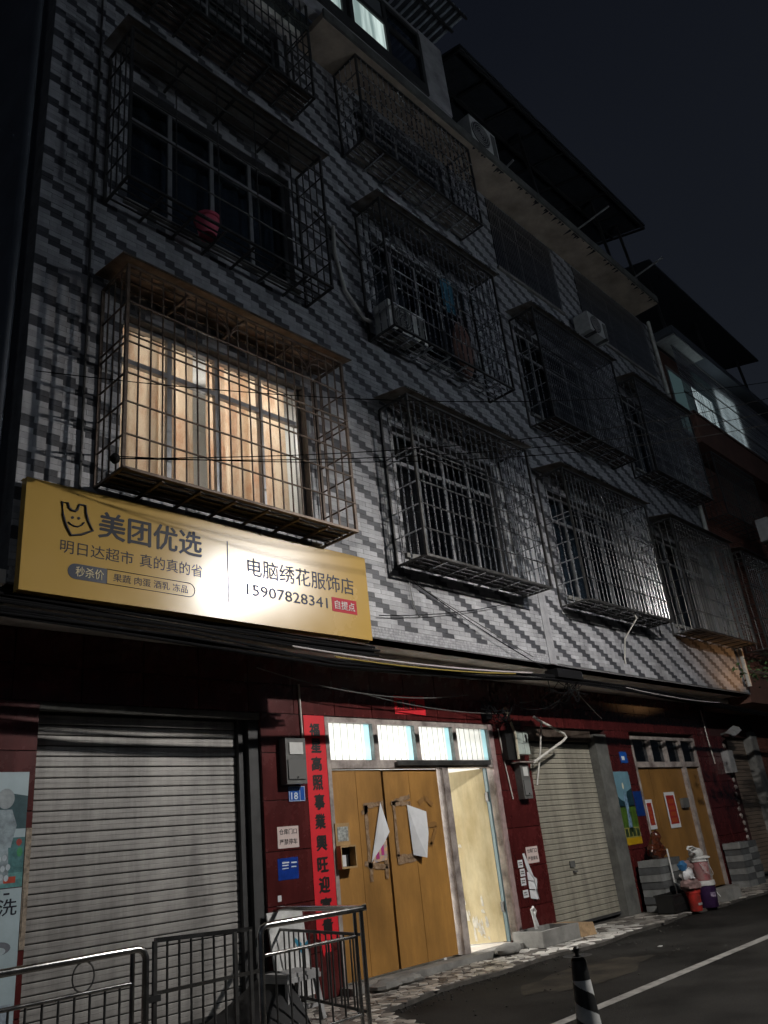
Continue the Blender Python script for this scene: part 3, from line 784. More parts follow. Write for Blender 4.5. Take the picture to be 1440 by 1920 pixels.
# ribbed plastic awning over the balcony
rib = MB(); x = 5.0
while x < 9.5:
    rib.box(x, x+.045, -2.45,-1.5,15.93,15.96); x += .155
aw = part('ribbed_awning', rib, m_roofc, bld)
part('awning_beam', MB().box(5.0,9.6,-1.62,-1.56,15.88,15.92).box(5.0,9.6,-2.1,-2.05,15.88,15.92).box(5.0,9.6,-2.45,-2.41,15.88,15.92), m_dark, aw)
part('awning_sheet', MB().box(5.0,9.55,-2.42,-1.45,15.965,15.975), m_roofm, aw)
# sheet metal roof over the terrace
rf = MB(); rf.add([(9.75,-2.1,15.65),(17.4,-2.1,15.65),(17.4,1.0,16.5),(9.75,1.0,16.5),(9.75,-2.1,15.70),(17.4,-2.1,15.70),(17.4,1.0,16.55),(9.75,1.0,16.55)], [(3,2,1,0),(4,5,6,7),(0,1,5,4),(1,2,6,5),(2,3,7,6),(3,0,4,7)])
ro = part('terrace_roof', rf, m_roofm, bld)
pur = MB()
for yy, zz in ((-2.05,15.62),(-1.2,15.86),(-.4,16.07)): pur.box(9.75,17.4,yy-.03,yy+.03,zz-.06,zz)
for x in [9.8+.95*i for i in range(9)]: pur.bar((x,-2.05,15.60),(x,.9,16.43),.05)
part('purlin', pur, m_dark, ro)
for x in (12.5,15.6,16.9): part('roof_post', MB().bar((x,-1.7,13.62),(x,-1.55,15.75),.06), m_steeldull, ro)
for (x, x2) in ((11.2,11.1),(13.88,13.75),(16.5,16.3)): part('awning_strut', MB().tube([(x,-1.6,13.68),(x2,-2.62 if x > 12 else -2.0,13.66)], .022, 8), m_plgrey, bld)
# hanging drips of moss at the slab lip
dr = MB()
for i in range(70):
    x = rnd.uniform(10,17.5); L = abs(rnd.gauss(.05,.07))
    dr.add([(x,-1.785,13.47),(x+.05,-1.785,13.47),(x+.03,-1.783,13.452)], [(0,1,2)])
    dr.add([(x-.02,-1.781,13.4515),(x+.06,-1.781,13.4515),(x+.02,-1.781+L,13.4505)], [(2,1,0)])
tag(link('moss_stain', mesh_of(dr, g0, name='moss_stain'), m_dark, bld, None, g0), kind='stuff')
# drain pipes on the facade
part('drain_pipe', MB().tube([(18.22,-1.22,13.5),(18.24,-1.22,9.5),(18.22,-1.22,3.9)], .05, 10), m_pvc, bld, True)
part('ac_hose', MB().tube([(6.62,-1.20,9.9),(6.60,-1.20,9.4),(6.74,-1.2,8.8),(7.05,-1.22,8.45),(7.15,-1.25,8.42)], .03, 8), m_pvc, bld, True)
part('wall_conduit', MB().tube([(2.98,-1.175,13.0),(2.98,-1.175,8.0),(3.0,-1.175,4.7)], .014, 6).tube([(6.28,-1.18,10.0),(7.2,-1.18,9.6)], .025, 6), m_steeldull, bld)

# ================================================================== window cages
cage_rows = {}
def cage(c, k, label, x0, x1, zb, zt, yf=-1.67, pitch=.13, m=m_steel, canopy=m_canopy, scroll=True, rails=(.36,.70,1.02,1.42,1.5), shelf=None, front=True, grp='barred window cages on the facade'):
    yw = YU-.015
    t = thing('window_cage', label, 'window cage', ((x0+x1)/2, YU, zb), grp)
    r = .0085 if x0 > 10.5 else .0100; H = zt-zb
    vb = mesh_of(MB().tube([(0,0,0),(0,0,H)], r, 6), smooth=True, name='bar'); vb.materials.append(m)
    nF = max(2, int(round((x1-x0)/pitch))); px = (x1-x0)/nF
    if front:
        for i in range(1, nF): piece('bar', vb, None, t, (x0+i*px, yf, zb))
    else:
        for i in (1,2,3,4): piece('bar', vb, None, t, (x0+i*(x1-x0)/5, yf, zb))
    nS = max(2, int(round((yw-yf)/.13)))
    for xx in (x0, x1):
        for i in range(1, nS): piece('bar', vb, None, t, (xx, yf+i*(yw-yf)/nS, zb))
    pst = mesh_of(MB().box(-.016,.016,-.016,.016,0,H), name='corner_post'); pst.materials.append(m_steeldull if m is m_steel else m)
    for xx in (x0, x1):
        for yy in (yf, yw): piece('corner_post', pst, None, t, (xx, yy, zb))
    for z in (0,)+tuple(rails)+(H,):
        d = .014 if z in (0, H) else .010
        if z in (0, H):
            rb = MB().box(x0-.016,x1+.016,yf-.019,yf+.012,zb+z-d,zb+z+d).box(x0-d,x0+d,yf+.012,yw,zb+z-d*.9,zb+z+d*.9).box(x1-d,x1+d,yf+.012,yw,zb+z-d*.9,zb+z+d*.9)
        else:
            rb = MB().tube([(x0,yw,zb+z),(x0,yf-.014,zb+z)], d, 8).tube([(x0-.01,yf-.014,zb+z),(x1+.01,yf-.014,zb+z)], d, 8).tube([(x1,yf-.014,zb+z),(x1,yw,zb+z)], d, 8)
        part('rail', rb, m_steeldull if (m is m_steel and z in (0, H)) else m, t, z not in (0, H))
    # floor grid
    for i in range(1, 5):
        yy = yf+(yw-yf)*i/5; part('floor_bar', MB().box(x0,x1,yy-.008,yy+.008,zb-.008,zb+.008), m, t)
    for i in range(1, 7):
        xx = x0+(x1-x0)*i/7; part('floor_bar', MB().box(xx-.014,xx+.014,yf+.012,yw,zb-.030,zb-.009), m, t)
    if shelf is not None:
        ns = 6; sw = (yw-yf-.05)/ns
        for i in range(ns):
            ya = yf+.03+i*sw; part('shelf_board', MB().box(x0+.03,x1-.03,ya,ya+sw*.80,zb+.012,zb+.024), shelf, t)
    if canopy is not None:
        cz = zt+.06
        cp = MB().add([(x0-.10,yw,cz+.10),(x1+.12,yw,cz+.10),(x1+.12,yf-.07,cz),(x0-.10,yf-.07,cz),(x0-.10,yw,cz+.108),(x1+.12,yw,cz+.108),(x1+.12,yf-.07,cz+.008),(x0-.10,yf-.07,cz+.008)],
                      [(0,1,2,3),(7,6,5,4),(0,4,5,1),(1,5,6,2),(2,6,7,3),(3,7,4,0)])
        cn = part('canopy', cp, canopy, t)
        part('canopy_edge', MB().tube([(x0-.10,yf-.07,cz+.004),(x1+.12,yf-.07,cz+.004)], .012, 6), m, cn)
        for i in range(1, 4):
            yy = yf+(yw-yf)*i/4; part('roof_bar', MB().box(x0,x1,yy-.010,yy+.010,zt+.02,zt+.04), m, t)
        for i in range(1, 4):
            xx = x0+(x1-x0)*i/4; part('roof_bar', MB().box(xx-.014,xx+.014,yf+.012,yw,zt-.012,zt+.018), m, t)
    if scroll:
        z0 = zt-.36; W = x1-x0
        for cx in (x0+W*.42, x0+W*.80):
            for sgn in (-1, 1):
                for rr in (.16,.27):
                    pts = [(cx+sgn*(rr-rr*math.cos(a)), yf-.006, z0+rr*1.05*math.sin(a)) for a in [math.pi*j/14*.8 for j in range(13)]]
                    part('scroll', MB().tube(pts, .008, 5), m, t, True)
    return t
G1 = 'barred window cages on the facade'
cage(0,0,'lit window cage above the yellow sign, warm curtains glowing through its bars',3.15,6.02,4.78,7.02,m=m_rustbar,canopy=m_canopyw,rails=(.34,.68,.99,1.34,1.42,1.80),shelf=m_steeldull)
cage(1,0,'window cage right of the yellow sign, over the ochre shop door, with slatted shelf underneath',7.22,10.0,4.73,7.02,shelf=m_steeldull)
cage(2,0,'window cage above the cream shutter, a pale hose hanging from its floor',11.05,14.0,4.72,7.0,pitch=.13,shelf=m_steeldull)
cage(3,0,'lowest window cage at the far right end, its front rail glinting orange',15.08,18.05,4.72,7.0,m=m_steeldull,pitch=.14,shelf=m_steeldull)
cage(0,1,'open fronted window cage directly above the lit window, pink pail on its floor',3.12,6.0,8.18,10.45,front=False,scroll=False,rails=(.40,.80,1.25,1.9),m=m_steeldull)
cage(1,1,'third floor window cage holding an air conditioner and blue washing',7.18,10.02,8.14,10.45)
cage(2,1,'dark close barred window cage below the white air conditioner box',11.2,14.15,8.05,10.35,pitch=.075,scroll=False,shelf=m_board)
cage(3,1,'dark close barred window cage under the drain pipe at the far right',15.1,17.9,8.1,10.35,pitch=.085,scroll=False,shelf=m_board)
cage(0,2,'topmost window cage at the upper left corner with boarded floor',3.15,6.0,11.6,13.9,shelf=m_board,canopy=None,m=m_steeldull)
cage(1,2,'topmost window cage under the eaves slab with pale sheet floor',7.05,10.02,11.6,13.44,shelf=m_canopy,canopy=None,rails=(.35,.7,1.1,1.45))
def grille(label, xa, xb, za, zb, pitch):
    t = thing('window_grille', label, 'window grille', ((xa+xb)/2, YU, za), 'flat close barred grilles under the eaves')
    H = zb-za
    vb = mesh_of(MB().tube([(0,0,0),(0,0,H)], .010, 6), smooth=True, name='bar'); vb.materials.append(m_steelpale)
    n = int((xb-xa)/pitch)
    for i in range(n+1): piece('bar', vb, None, t, (xa+i*(xb-xa)/n, YU-.03, za))
    for q in (0,.33,.66,1.0):
        part('rail', MB().box(xa-.02,xb+.02,YU-.018,YU-.002,za+H*q-.012,za+H*q+.012), m_steeldull, t)
    return t
grille('flat barred grille left of the tiled pier under the eaves slab',11.2,13.5,11.62,13.36,.062)
grille('flat barred grille right of the tiled pier, behind the white air conditioner',14.5,17.9,11.62,13.36,.066)

# things in and on the cages
def pail(name, c, r0_, r1_, h, m, label, cat='bucket', rim=None, group=None):
    t = thing(name, label, cat, c, group)
    prof = [(r0_*.98,0),(r0_,.005),(r1_,h),(r1_*1.05,h),(r1_*1.05,h-.02),(r1_*.96,h-.015),(r0_*.9,.03)]
    part('body', MB().lathe([(r0_*.98,0),(r0_,.005),(r1_,h)], c, 24), m, t, True)
    part('rim', MB().lathe([(r1_,h-.045),(r1_*1.07,h-.04),(r1_*1.07,h),(r1_*.97,h+.002)], c, 24), rim or m, t, True)
    return t
pail('bucket',(4.27,-1.42,8.20),.10,.15,.26,m_pink,'small pink plastic pail on the floor of the open cage','bucket')
def arcpatch(c, ra, rb_, a0, a1, z0, z1, n=10):
    mb = MB(); vs = []
    for i in range(n+1):
        a = a0+(a1-a0)*i/n; vs += [(c[0]+(ra+.002)*math.cos(a), c[1]+(ra+.002)*math.sin(a), z0),(c[0]+(rb_+.002)*math.cos(a), c[1]+(rb_+.002)*math.sin(a), z1)]
    return mb.add(vs, [(2*i,2*i+2,2*i+3,2*i+1) for i in range(n)])
def ac_unit(label, c, w=.80, h=.55, d=.28, rz=0.0, m=m_ac, group='outdoor air conditioner boxes'):
    t = thing('air_conditioner', label, 'air conditioner', c, group)
    t.rotation_euler = (0,0,rz)
    o = c
    b = MB().box(c[0]-w/2,c[0]+w/2,c[1]-d/2,c[1]+d/2,c[2]+.03,c[2]+h)
    part('casing', b, m, t)
    cx, cz, rr = c[0]-w*.14, c[2]+h*.52, h*.40
    part('fan_opening', MB().lathe([(rr,0),(rr,-.012)], (cx,c[1]-d/2-.002,cz), 28, axis='y'), m_acdk, t)
    for k in range(1, 6):
        q = rr*k/5.2
        part('fan_ring', MB().tube([(cx+q*math.cos(a),c[1]-d/2-.022,cz+q*math.sin(a)) for a in [2*math.pi*j/24 for j in range(24)]], .004, 4, closed=True), m, t)
    part('louvre', MB().box(c[0]+w*.30,c[0]+w*.46,c[1]-d/2-.008,c[1]-d/2,c[2]+.08,c[2]+h-.06), m_greyclear, t)
    for q in (-.3,.3): part('foot', MB().box(c[0]+w*q-.04,c[0]+w*q+.04,c[1]-d/2-.04,c[1]+d/2,c[2]-.0,c[2]+.03), m_steeldull, t)
    return t
ac_unit('air conditioner box standing inside the barred cage beside blue washing',(7.62,-1.42,8.16),.80,.52,.28)
ac_unit('air conditioner box on the eaves slab at the roof edge',(10.55,-1.62,13.67),.85,.72,.30)
ac_unit('white air conditioner box on a bracket between the two flat grilles',(14.05,-1.45,10.98),.78,.50,.34,0,m_acd)
cl = MB(); n = 24; vs = []
for i in range(n+1):
    xx = 8.78+.34*i/n; yy = -1.42+.02*math.sin(i*1.1)
    vs += [(xx,yy,9.98-.02*math.sin(i*.4)),(xx+.02,yy+.012,9.7),(xx+.01*math.sin(i),yy,9.36+.06*math.sin(i*.5))]
cl.add(vs, [f for i in range(n) for f in ((3*i,3*i+3,3*i+4,3*i+1),(3*i+1,3*i+4,3*i+5,3*i+2))])
solo('washing', cl, m_cloth, 'pale blue cloth hanging to dry inside the third floor cage', 'laundry', smooth=True)
cl2 = MB().blob((9.22,-1.36,8.75),(.26,.08,.52),14,.08,4)
solo('washing', cl2, m_clothb, 'brown cloth bundle hanging below the blue cloth in the cage', 'laundry', smooth=True)
solo('drain_hose', MB().tube([(12.62,-1.60,4.74),(12.66,-1.62,4.62),(12.72,-1.30,4.35),(12.78,-1.19,4.05),(12.80,-1.175,3.95)], .013, 6), m_pvc, 'thin pale hose hanging from the cage above the cream shutter', 'hose', smooth=True)

# ================================================================== shop sign
sg = thing('shop_sign', 'long yellow shop sign board with black lettering and a smiling bag emblem', 'sign', (4.485,-1.24,3.66))
SX0, SX1, SZ0, SZ1, SY = 2.48, 6.49, 3.66, 4.66, -1.30
def ripple(x):
    u = (x-SX0)/(SX1-SX0); return .006*math.sin(2*math.pi*(u-.5)/.55)
def wavy(mb): mb.v = [(p[0], p[1]+ripple(p[0]), p[2]) for p in mb.v]; return mb
nb_ = 120
part('board', MB().box(SX0,SX1,SY+.058,SY+.10,SZ0,SZ1), m_signy, sg)
fc = MB(); vs = []
for i in range(nb_+1):
    x = SX0+(SX1-SX0)*i/nb_; y = SY+ripple(x); vs += [(x,y,SZ0),(x,y,SZ1),(x,SY+.057,SZ0),(x,SY+.057,SZ1)]
fc.add(vs, [f for i in range(nb_) for f in ((4*i,4*i+4,4*i+5,4*i+1),(4*i+2,4*i+6,4*i+4,4*i),(4*i+1,4*i+5,4*i+7,4*i+3))]+[(0,1,3,2),(4*nb_,4*nb_+2,4*nb_+3,4*nb_+1)])
part('face_sheet', fc, m_signy, sg, True)
part('edge_frame', MB().box(SX0-.006,SX1+.006,SY+.062,SY+.12,SZ0-.008,SZ0-.001).box(SX0-.006,SX1+.006,SY+.062,SY+.12,SZ1+.001,SZ1+.008), m_signy, sg)
part('bracket', MB().bar((2.9,SY+.11,4.2),(2.9,YU,4.2),.03).bar((6.0,SY+.11,4.2),(6.0,YU,4.2),.03), m_steeldull, sg)
def S(u, v): return (SX0+u*(SX1-SX0), SZ0+v*(SZ1-SZ0))
def sgn_text(t, u0, u1, v0, v1, m=m_ink, bold=.0, d=.0015, fit=True):
    a, b = S(u0, v0), S(u1, v1); return part('lettering', wavy(text_mb(t, a[0], b[0], a[1], b[1], SY-.0006, d, bold, fit)), m, sg)
sgn_text('美团优选', .163,.431,.578,.842, bold=.02)
sgn_text('明日达超市', .080,.249,.378,.500)
sgn_text('真的真的省', .265,.431,.378,.505)
sgn_text('电脑绣花服饰店', .568,.942,.500,.700, bold=.006)
sgn_text('15907828341', .563,.836,.292,.412, bold=.012)
# smiling bag emblem: outline, eyes, mouth
def PX(u, v): a = S(u, v); return (a[0], SY-.004, a[1])
outl = [(.078,.842),(.091,.842),(.094,.80),(.100,.782),(.108,.780),(.113,.80),(.117,.852),(.131,.856),(.1335,.78),(.139,.71),(.150,.632),(.125,.575),(.102,.548),(.090,.63),(.082,.72)]
em = MB().tube([PX(*p) for p in outl], .011, 6, closed=True)
for (u, v) in ((.103,.716),(.1175,.722)):
    a = S(u, v); em.lathe([(.013,0),(.013,-.004)], (a[0], SY-.0008, a[1]), 14, axis='y')
em.tube([PX(*p) for p in ((.094,.668),(.100,.648),(.108,.638),(.116,.640),(.124,.660),(.130,.694))], .007, 6)
part('emblem', wavy(em), m_ink, sg)
def pill(u0, u1, v0, v1, left, right):
    a, b = S(u0, v0), S(u1, v1); r = (b[1]-a[1])/2; cz = (a[1]+b[1])/2; P = []
    if left: P += [(a[0]+r+r*math.cos(t), cz+r*math.sin(t)) for t in [math.pi/2+math.pi*i/12 for i in range(13)]]
    else: P += [(a[0], b[1]), (a[0], a[1])]
    if right: P += [(b[0]-r+r*math.cos(t), cz+r*math.sin(t)) for t in [-math.pi/2+math.pi*i/12 for i in range(13)]]
    else: P += [(b[0], a[1]), (b[0], b[1])]
    return P
part('label_field', wavy(MB().prism(pill(.099,.187,.162,.300,True,False), SY-.0028, SY+.004)), mat('label_navy', (.012,.018,.04), .35), sg)
pp = pill(.187,.409,.165,.300,False,True)
part('label_outline', wavy(MB().tube([(x,SY-.002,z) for x, z in pp], .0035, 4, closed=True)), m_ink, sg)
sgn_text('秒杀价', .116,.179,.188,.278, mat('pale_print', (.62,.52,.30), .4), d=.0062)
sgn_text('果蔬 肉蛋 酒乳 冻品', .202,.390,.195,.272)
part('divider', wavy(MB().box(S(.5055,0)[0],S(.5085,0)[0],SY-.0015,SY-.0002,S(0,.175)[1],S(0,.822)[1])), m_ink, sg)
part('label_field', wavy(MB().box(S(.852,0)[0],S(.947,0)[0],SY-.0028,SY+.004,S(0,.272)[1],S(0,.437)[1])), m_signred, sg)
sgn_text('自提点', .862,.938,.305,.405, m_plw, d=.0062)

# ================================================================== things on the ground floor wall
cp = thing('couplet_banner', 'tall red paper couplet with black brush characters left of the ochre door', 'banner', (6.66,-.02,.50))
pts_r = [(6.495,3.055),(6.828,3.058),(6.826,.62),(6.78,.56),(6.74,.60),(6.70,.50),(6.66,.47),(6.62,.52),(6.58,.45),(6.55,.60),(6.50,.64)]
part('paper', MB().prism(pts_r, -.0165, -.0145), m_couplet, cp)
for ch, zt, zb in zip('福星高照事業興旺迎富貴', (2.965,2.786,2.571,2.36,2.145,1.925,1.693,1.455,1.255,1.037,.824), (2.80,2.61,2.40,2.18,1.96,1.75,1.515,1.29,1.075,.86,.66)):
    k = rnd.uniform(-.012,.012)
    o = lettering(cp, ch, 6.575+k, 6.745+k, zb, zt, -.0166, m_black, .0012, .042)
    sh = rnd.uniform(-.02,.05)
hb = thing('door_header_banner', 'small red paper banner with black characters above the lit transom', 'banner', (8.45,-.02,3.13))
part('paper', MB().prism([(8.14,3.135),(8.77,3.135),(8.775,3.40),(8.135,3.385)], -.0165, -.0145), m_couplet, hb)
for i, ch in enumerate('順風帆一'): lettering(hb, ch, 8.19+i*.14, 8.31+i*.14, 3.20 if ch != '一' else 3.26, 3.33 if ch != '一' else 3.285, -.0166, m_black, .0012, .02)

def meter(label, x0, x1, z0, z1):
    t = thing('meter_box', label, 'meter box', ((x0+x1)/2,-.012,z0), 'electric meter boxes')
    part('casing', MB().box(x0,x1,-.13,-.013,z0,z1), m_greybox, t)
    part('cover', MB().box(x0+.02,x1-.02,-.145,-.131,z0+.05,z0+(z1-z0)*.52), m_greyclear, t)
    part('dial', MB().box(x0+.05,x1-.05,-.143,-.131,z1-(z1-z0)*.36,z1-.05), m_ac, t)
    part('screw', MB().lathe([(.012,0),(.012,-.006)], ((x0+x1)/2,-.146,z0+.07), 8, axis='y'), m_chrome, t)
    return t
meter('dark grey electric meter box beside the tall red couplet',6.10,6.40,2.25,2.76)
meter('dark grey meter box under the mint green utility box',10.70,10.92,1.95,2.46)
ub = thing('utility_box', 'mint green metal utility box with black slot beside the cream shutter', 'utility box', (10.85,-.012,2.56))
part('casing', MB().box(10.66,11.0,-.16,-.013,2.60,2.94), m_mint, ub)
part('side_box', MB().box(10.44,10.652,-.13,-.013,2.52,2.96), m_blackpl, ub)
part('slot', MB().box(10.92,10.965,-.165,-.161,2.78,2.90), m_blackpl, ub)
part('seam', MB().box(10.862,10.868,-.163,-.161,2.60,2.94), m_greybox, ub)
part('shelf', MB().box(10.62,11.06,-.20,-.013,2.47,2.49), m_framed, ub)

pl = thing('house_number_plate', 'blue enamel house number plate reading 18 under the meter box', 'house number', (6.32,-.013,2.07))
part('plate', MB().box(6.20,6.445,-.022,-.013,2.07,2.235), m_blue, pl)
wl = mat('plate_white', (.7,.75,.8), .4)
part('border', MB().box(6.205,6.44,-.0235,-.0222,2.073,2.078).box(6.205,6.44,-.0235,-.0222,2.227,2.232).box(6.205,6.21,-.0235,-.0222,2.078,2.227).box(6.435,6.44,-.0235,-.0222,2.078,2.227).box(6.365,6.369,-.0235,-.0222,2.078,2.227), wl, pl)
lettering(pl, '18', 6.235,6.335,2.09,2.17,-.0222, wl, .001, .02)
dsh = MB()
for i in range(5): dsh.box(6.225+i*.026,6.242+i*.026,-.0232,-.0222,2.192,2.213)
part('print', dsh, mat('faint_print', (.30,.38,.55), .4), pl)
pl2 = thing('house_number_plate', 'small blue house plate high on the red pier beside the second ochre door', 'house number', (14.2,-.013,2.48))
part('plate', MB().box(14.10,14.36,-.022,-.013,2.48,2.68), m_blue, pl2); part('print', MB().box(14.14,14.25,-.024,-.0222,2.53,2.60), wl, pl2)
pl3 = solo('wall_plate', MB().box(14.30,14.60,-.022,-.0135,1.55,1.98), m_bluedk, 'dark blue plate on the red pier right of the landscape poster', 'plate')
def notice(label, x0, z0, sc=1.0):
    t = thing('notice_sheet', label, 'notice', (x0+.15*sc,-.013,z0), 'no parking notices')
    part('sheet', MB().box(x0,x0+.305*sc,-.0155,-.0135,z0,z0+.225*sc), m_pinkpap, t)
    lettering(t, '仓库门口', x0+.025*sc,x0+.28*sc,z0+.14*sc,z0+.20*sc,-.0156, m_black, .001, .012)
    lettering(t, '严禁停车', x0+.025*sc,x0+.28*sc,z0+.035*sc,z0+.095*sc,-.0156, m_black, .001, .012)
notice('pale no parking notice on the red pier left of the couplet',6.015,1.585)
notice('pale no parking notice on the red pier beside the cream shutter',10.67,1.055)
bp = thing('blue_notice', 'blue notice with white blurred lines below the pale no parking notice', 'notice', (6.14,-.013,1.26))
part('sheet', MB().box(6.00,6.29,-.0155,-.0135,1.265,1.485), mat('notice_blue', (.006,.04,.28), .3, var=.3, scale=12), bp)
part('print', MB().box(6.06,6.16,-.0165,-.0156,1.43,1.445).box(6.06,6.15,-.0165,-.0156,1.405,1.415).box(6.19,6.27,-.0165,-.0156,1.425,1.44).box(6.06,6.15,-.0165,-.0156,1.375,1.384).box(6.19,6.26,-.0165,-.0156,1.385,1.395), wl, bp)
solo('sticker', MB().box(5.98,6.03,-.0155,-.0135,1.06,1.12), m_paper, 'small torn white sticker low on the red pier left of the couplet', 'sticker')
# small slips near the cream shutter
k = 0
for (x, z, w_, h_, tx, lab) in ((10.42,1.02,.12,.10,'租房','topmost white slip in the left column on the red pier'),(10.44,.90,.12,.10,'开锁','second white slip from the top on the red pier'),(10.43,.78,.12,.10,'搬家','third white slip from the top on the red pier'),(10.44,.62,.13,.10,'疏通','lowest white slip in the left column on the red pier')):
    t = thing('paper_slip', lab, 'paper slip', (x+.06,-.013,z), 'white advertising slips')
    part('sheet', MB().box(x,x+w_,-.015,-.0135,z,z+h_), m_paper, t)
    dsh = MB()
    for r_ in range(2):
        for c_ in range(4): dsh.box(x+.018+c_*.022, x+.032+c_*.022+q.uniform(-.004,.004), -.0160, -.0151, z+.028+r_*.028, z+.046+r_*.028)
    part('print', dsh, m_black, t)
tp = MB()
tp.add([(10.60,-.02,.95),(10.70,-.02,.94),(10.71,-.05,.82),(10.60,-.02,.84)], [(0,1,2,3)])
tp.add([(10.60,-.02,.83),(10.72,-.02,.82),(10.72,-.06,.71),(10.60,-.02,.72)], [(0,1,2,3)])
tp.add([(10.60,-.02,.71),(10.73,-.02,.70),(10.74,-.05,.57),(10.60,-.02,.60)], [(0,1,2,3)])
solo('peeling_flyers', tp, m_paper, 'three peeling white flyers right of the small slips', 'flyer')
solo('torn_strip', MB().add([(10.56,-.018,1.20),(10.60,-.03,1.20),(10.70,-.06,.88),(10.76,-.07,.84),(10.75,-.05,.70),(10.80,-.03,.56),(10.76,-.018,.60),(10.70,-.02,.84),(10.62,-.018,.98)], [tuple(range(9))]), m_paper, 'long torn white paper strip hanging beside the flyers', 'paper strip')

# posters: flat prints
def poster(name, label, x0, x1, z0, z1):
    t = thing(name, label, 'poster', ((x0+x1)/2,-.013,z0)); part('sheet', MB().box(x0,x1,-.0150,-.0132,z0,z1), mat('poster_base', (.40,.50,.54), .35, var=.15, scale=3), t); return t
def patchp(t, pts, col, lay, var=.25, sc=12, name='print'):
    part(name, MB().prism(pts, -.0150-.0006*lay, -.0150-.0006*lay+.0005), mat('poster_print', col, .35, var=var, scale=sc), t)
def ell(cx, cz, rx, rz, n=18): return [(cx+rx*math.cos(2*math.pi*i/n), cz+rz*math.sin(2*math.pi*i/n)) for i in range(n)]
p1 = poster('wall_poster', 'tall bluish poster of a pale figure before dark hills, left of the grey shutter', 2.35,3.22,1.485,2.424)
patchp(p1, [(2.35,2.05),(2.7,2.12),(2.98,2.26),(3.22,2.22),(3.22,1.95),(2.35,1.95)], (.035,.085,.10), 1)
patchp(p1, [(2.35,1.60),(3.22,1.60),(3.22,1.88),(2.35,1.88)], (.07,.19,.20), 1, .5)
patchp(p1, [(2.35,1.485),(3.22,1.485),(3.22,1.60),(2.35,1.60)], (.12,.30,.30), 1, .5)
patchp(p1, ell(3.03,2.20,.075,.085), (.32,.36,.38), 3)
patchp(p1, [(2.9,2.11),(3.09,2.11),(3.14,1.98),(3.10,1.80),(3.08,1.80),(3.10,1.55),(3.02,1.50),(2.85,1.50),(2.88,1.80),(2.84,1.98)], (.30,.37,.41), 2, .5, 9)
for i in range(14):
    patchp(p1, ell(2.90+.045*(i % 5)+.01*(i//5), 1.56+.075*(i//5)+.01*(i % 2), .020,.026,8), (.48,.55,.60), 4)
patchp(p1, [(3.06,1.52),(3.16,1.52),(3.16,1.57),(3.06,1.57)], (.45,.06,.03), 3)
patchp(p1, ell(3.17,1.84,.025,.03,8), (.35,.06,.05), 3); patchp(p1, ell(3.18,1.76,.025,.04,8), (.06,.28,.12), 3)
lettering(p1, '小', 2.95,3.03,1.51,1.575,-.0165, m_plw, .0008)
p2 = poster('wall_poster', 'pale poster with black lettering below the bluish figure poster', 2.35,3.222,.35,1.478)
lettering(p2, '洗', 3.03,3.19,1.27,1.40,-.0152, m_ink, .0008, .01); lettering(p2, '一', 3.07,3.12,1.43,1.445,-.0152, m_ink, .0008)

patchp(p2, ell(3.06,1.03,.10,.05), (.16,.17,.20), 1); patchp(p2, ell(3.06,1.01,.06,.03), (.42,.50,.54), 2)
patchp(p2, ell(2.98,.87,.11,.025), (.05,.30,.45), 1); patchp(p2, [(2.4,.42),(3.18,.38),(3.19,.62),(2.5,.60)], (.30,.36,.42), 1, .5)
p3 = poster('wall_poster', 'landscape poster with blue sky and yellow foot on the red pier by the concrete post', 13.70,14.28,1.10,2.33)
patchp(p3, [(13.70,1.76),(14.28,1.76),(14.28,2.33),(13.70,2.33)], (.15,.29,.36), 1, .2, 3)
patchp(p3, [(13.70,1.72),(13.70,1.92),(13.84,1.84),(13.98,1.80),(14.08,1.98),(14.28,2.04),(14.28,1.72)], (.015,.045,.06), 2, .5)
patchp(p3, [(13.70,1.28),(14.28,1.28),(14.28,1.74),(13.70,1.74)], (.07,.14,.02), 2, .6, 9)
patchp(p3, [(13.90,1.30),(14.06,1.30),(14.03,1.68),(14.05,1.86),(13.98,2.02),(13.93,1.86),(13.94,1.66)], (.20,.32,.45), 3, .8, 14)
patchp(p3, ell(13.98,2.08,.03,.06,10), (.75,.72,.55), 3)
patchp(p3, [(13.71,1.21),(14.27,1.21),(14.27,1.38),(13.71,1.38)], (.30,.28,.07), 3)
for i in range(4): patchp(p3, [(13.745+.132*i,1.23),(13.845+.132*i,1.23),(13.845+.132*i,1.36),(13.745+.132*i,1.36)], (.03,.05,.02), 4)
patchp(p3, [(13.70,1.10),(14.28,1.10),(14.28,1.21),(13.70,1.21)], (.48,.29,.01), 3, .2)
# red notices on the second ochre door
def rednote(label, x0, x1, z0, z1):
    t = thing('red_notice', label, 'notice', ((x0+x1)/2,.0,z0), 'red notices in white sleeves')
    part('sleeve', MB().box(x0,x1,.012,.016,z0,z1), m_paper, t)
    part('sheet', MB().box(x0+.05,x1-.05,.010,.0118,z0+.07,z1-.06), mat('note_red', (.32,.02,.02), .5), t)
    mo = mat('note_orange', (.38,.07,.02), .5)
    h_ = (z1-z0-.2)/4
    for i in range(4): part('print', MB().box(x0+.09,x1-.09,.0085,.0098,z0+.10+i*h_,z0+.10+i*h_+h_*.7), mo, t)
rednote('red notice in a white sleeve across the middle of the second ochre door',15.58,16.02,1.28,1.93)
rednote('narrow red notice at the left edge of the second ochre door',14.74,15.02,1.30,1.82)

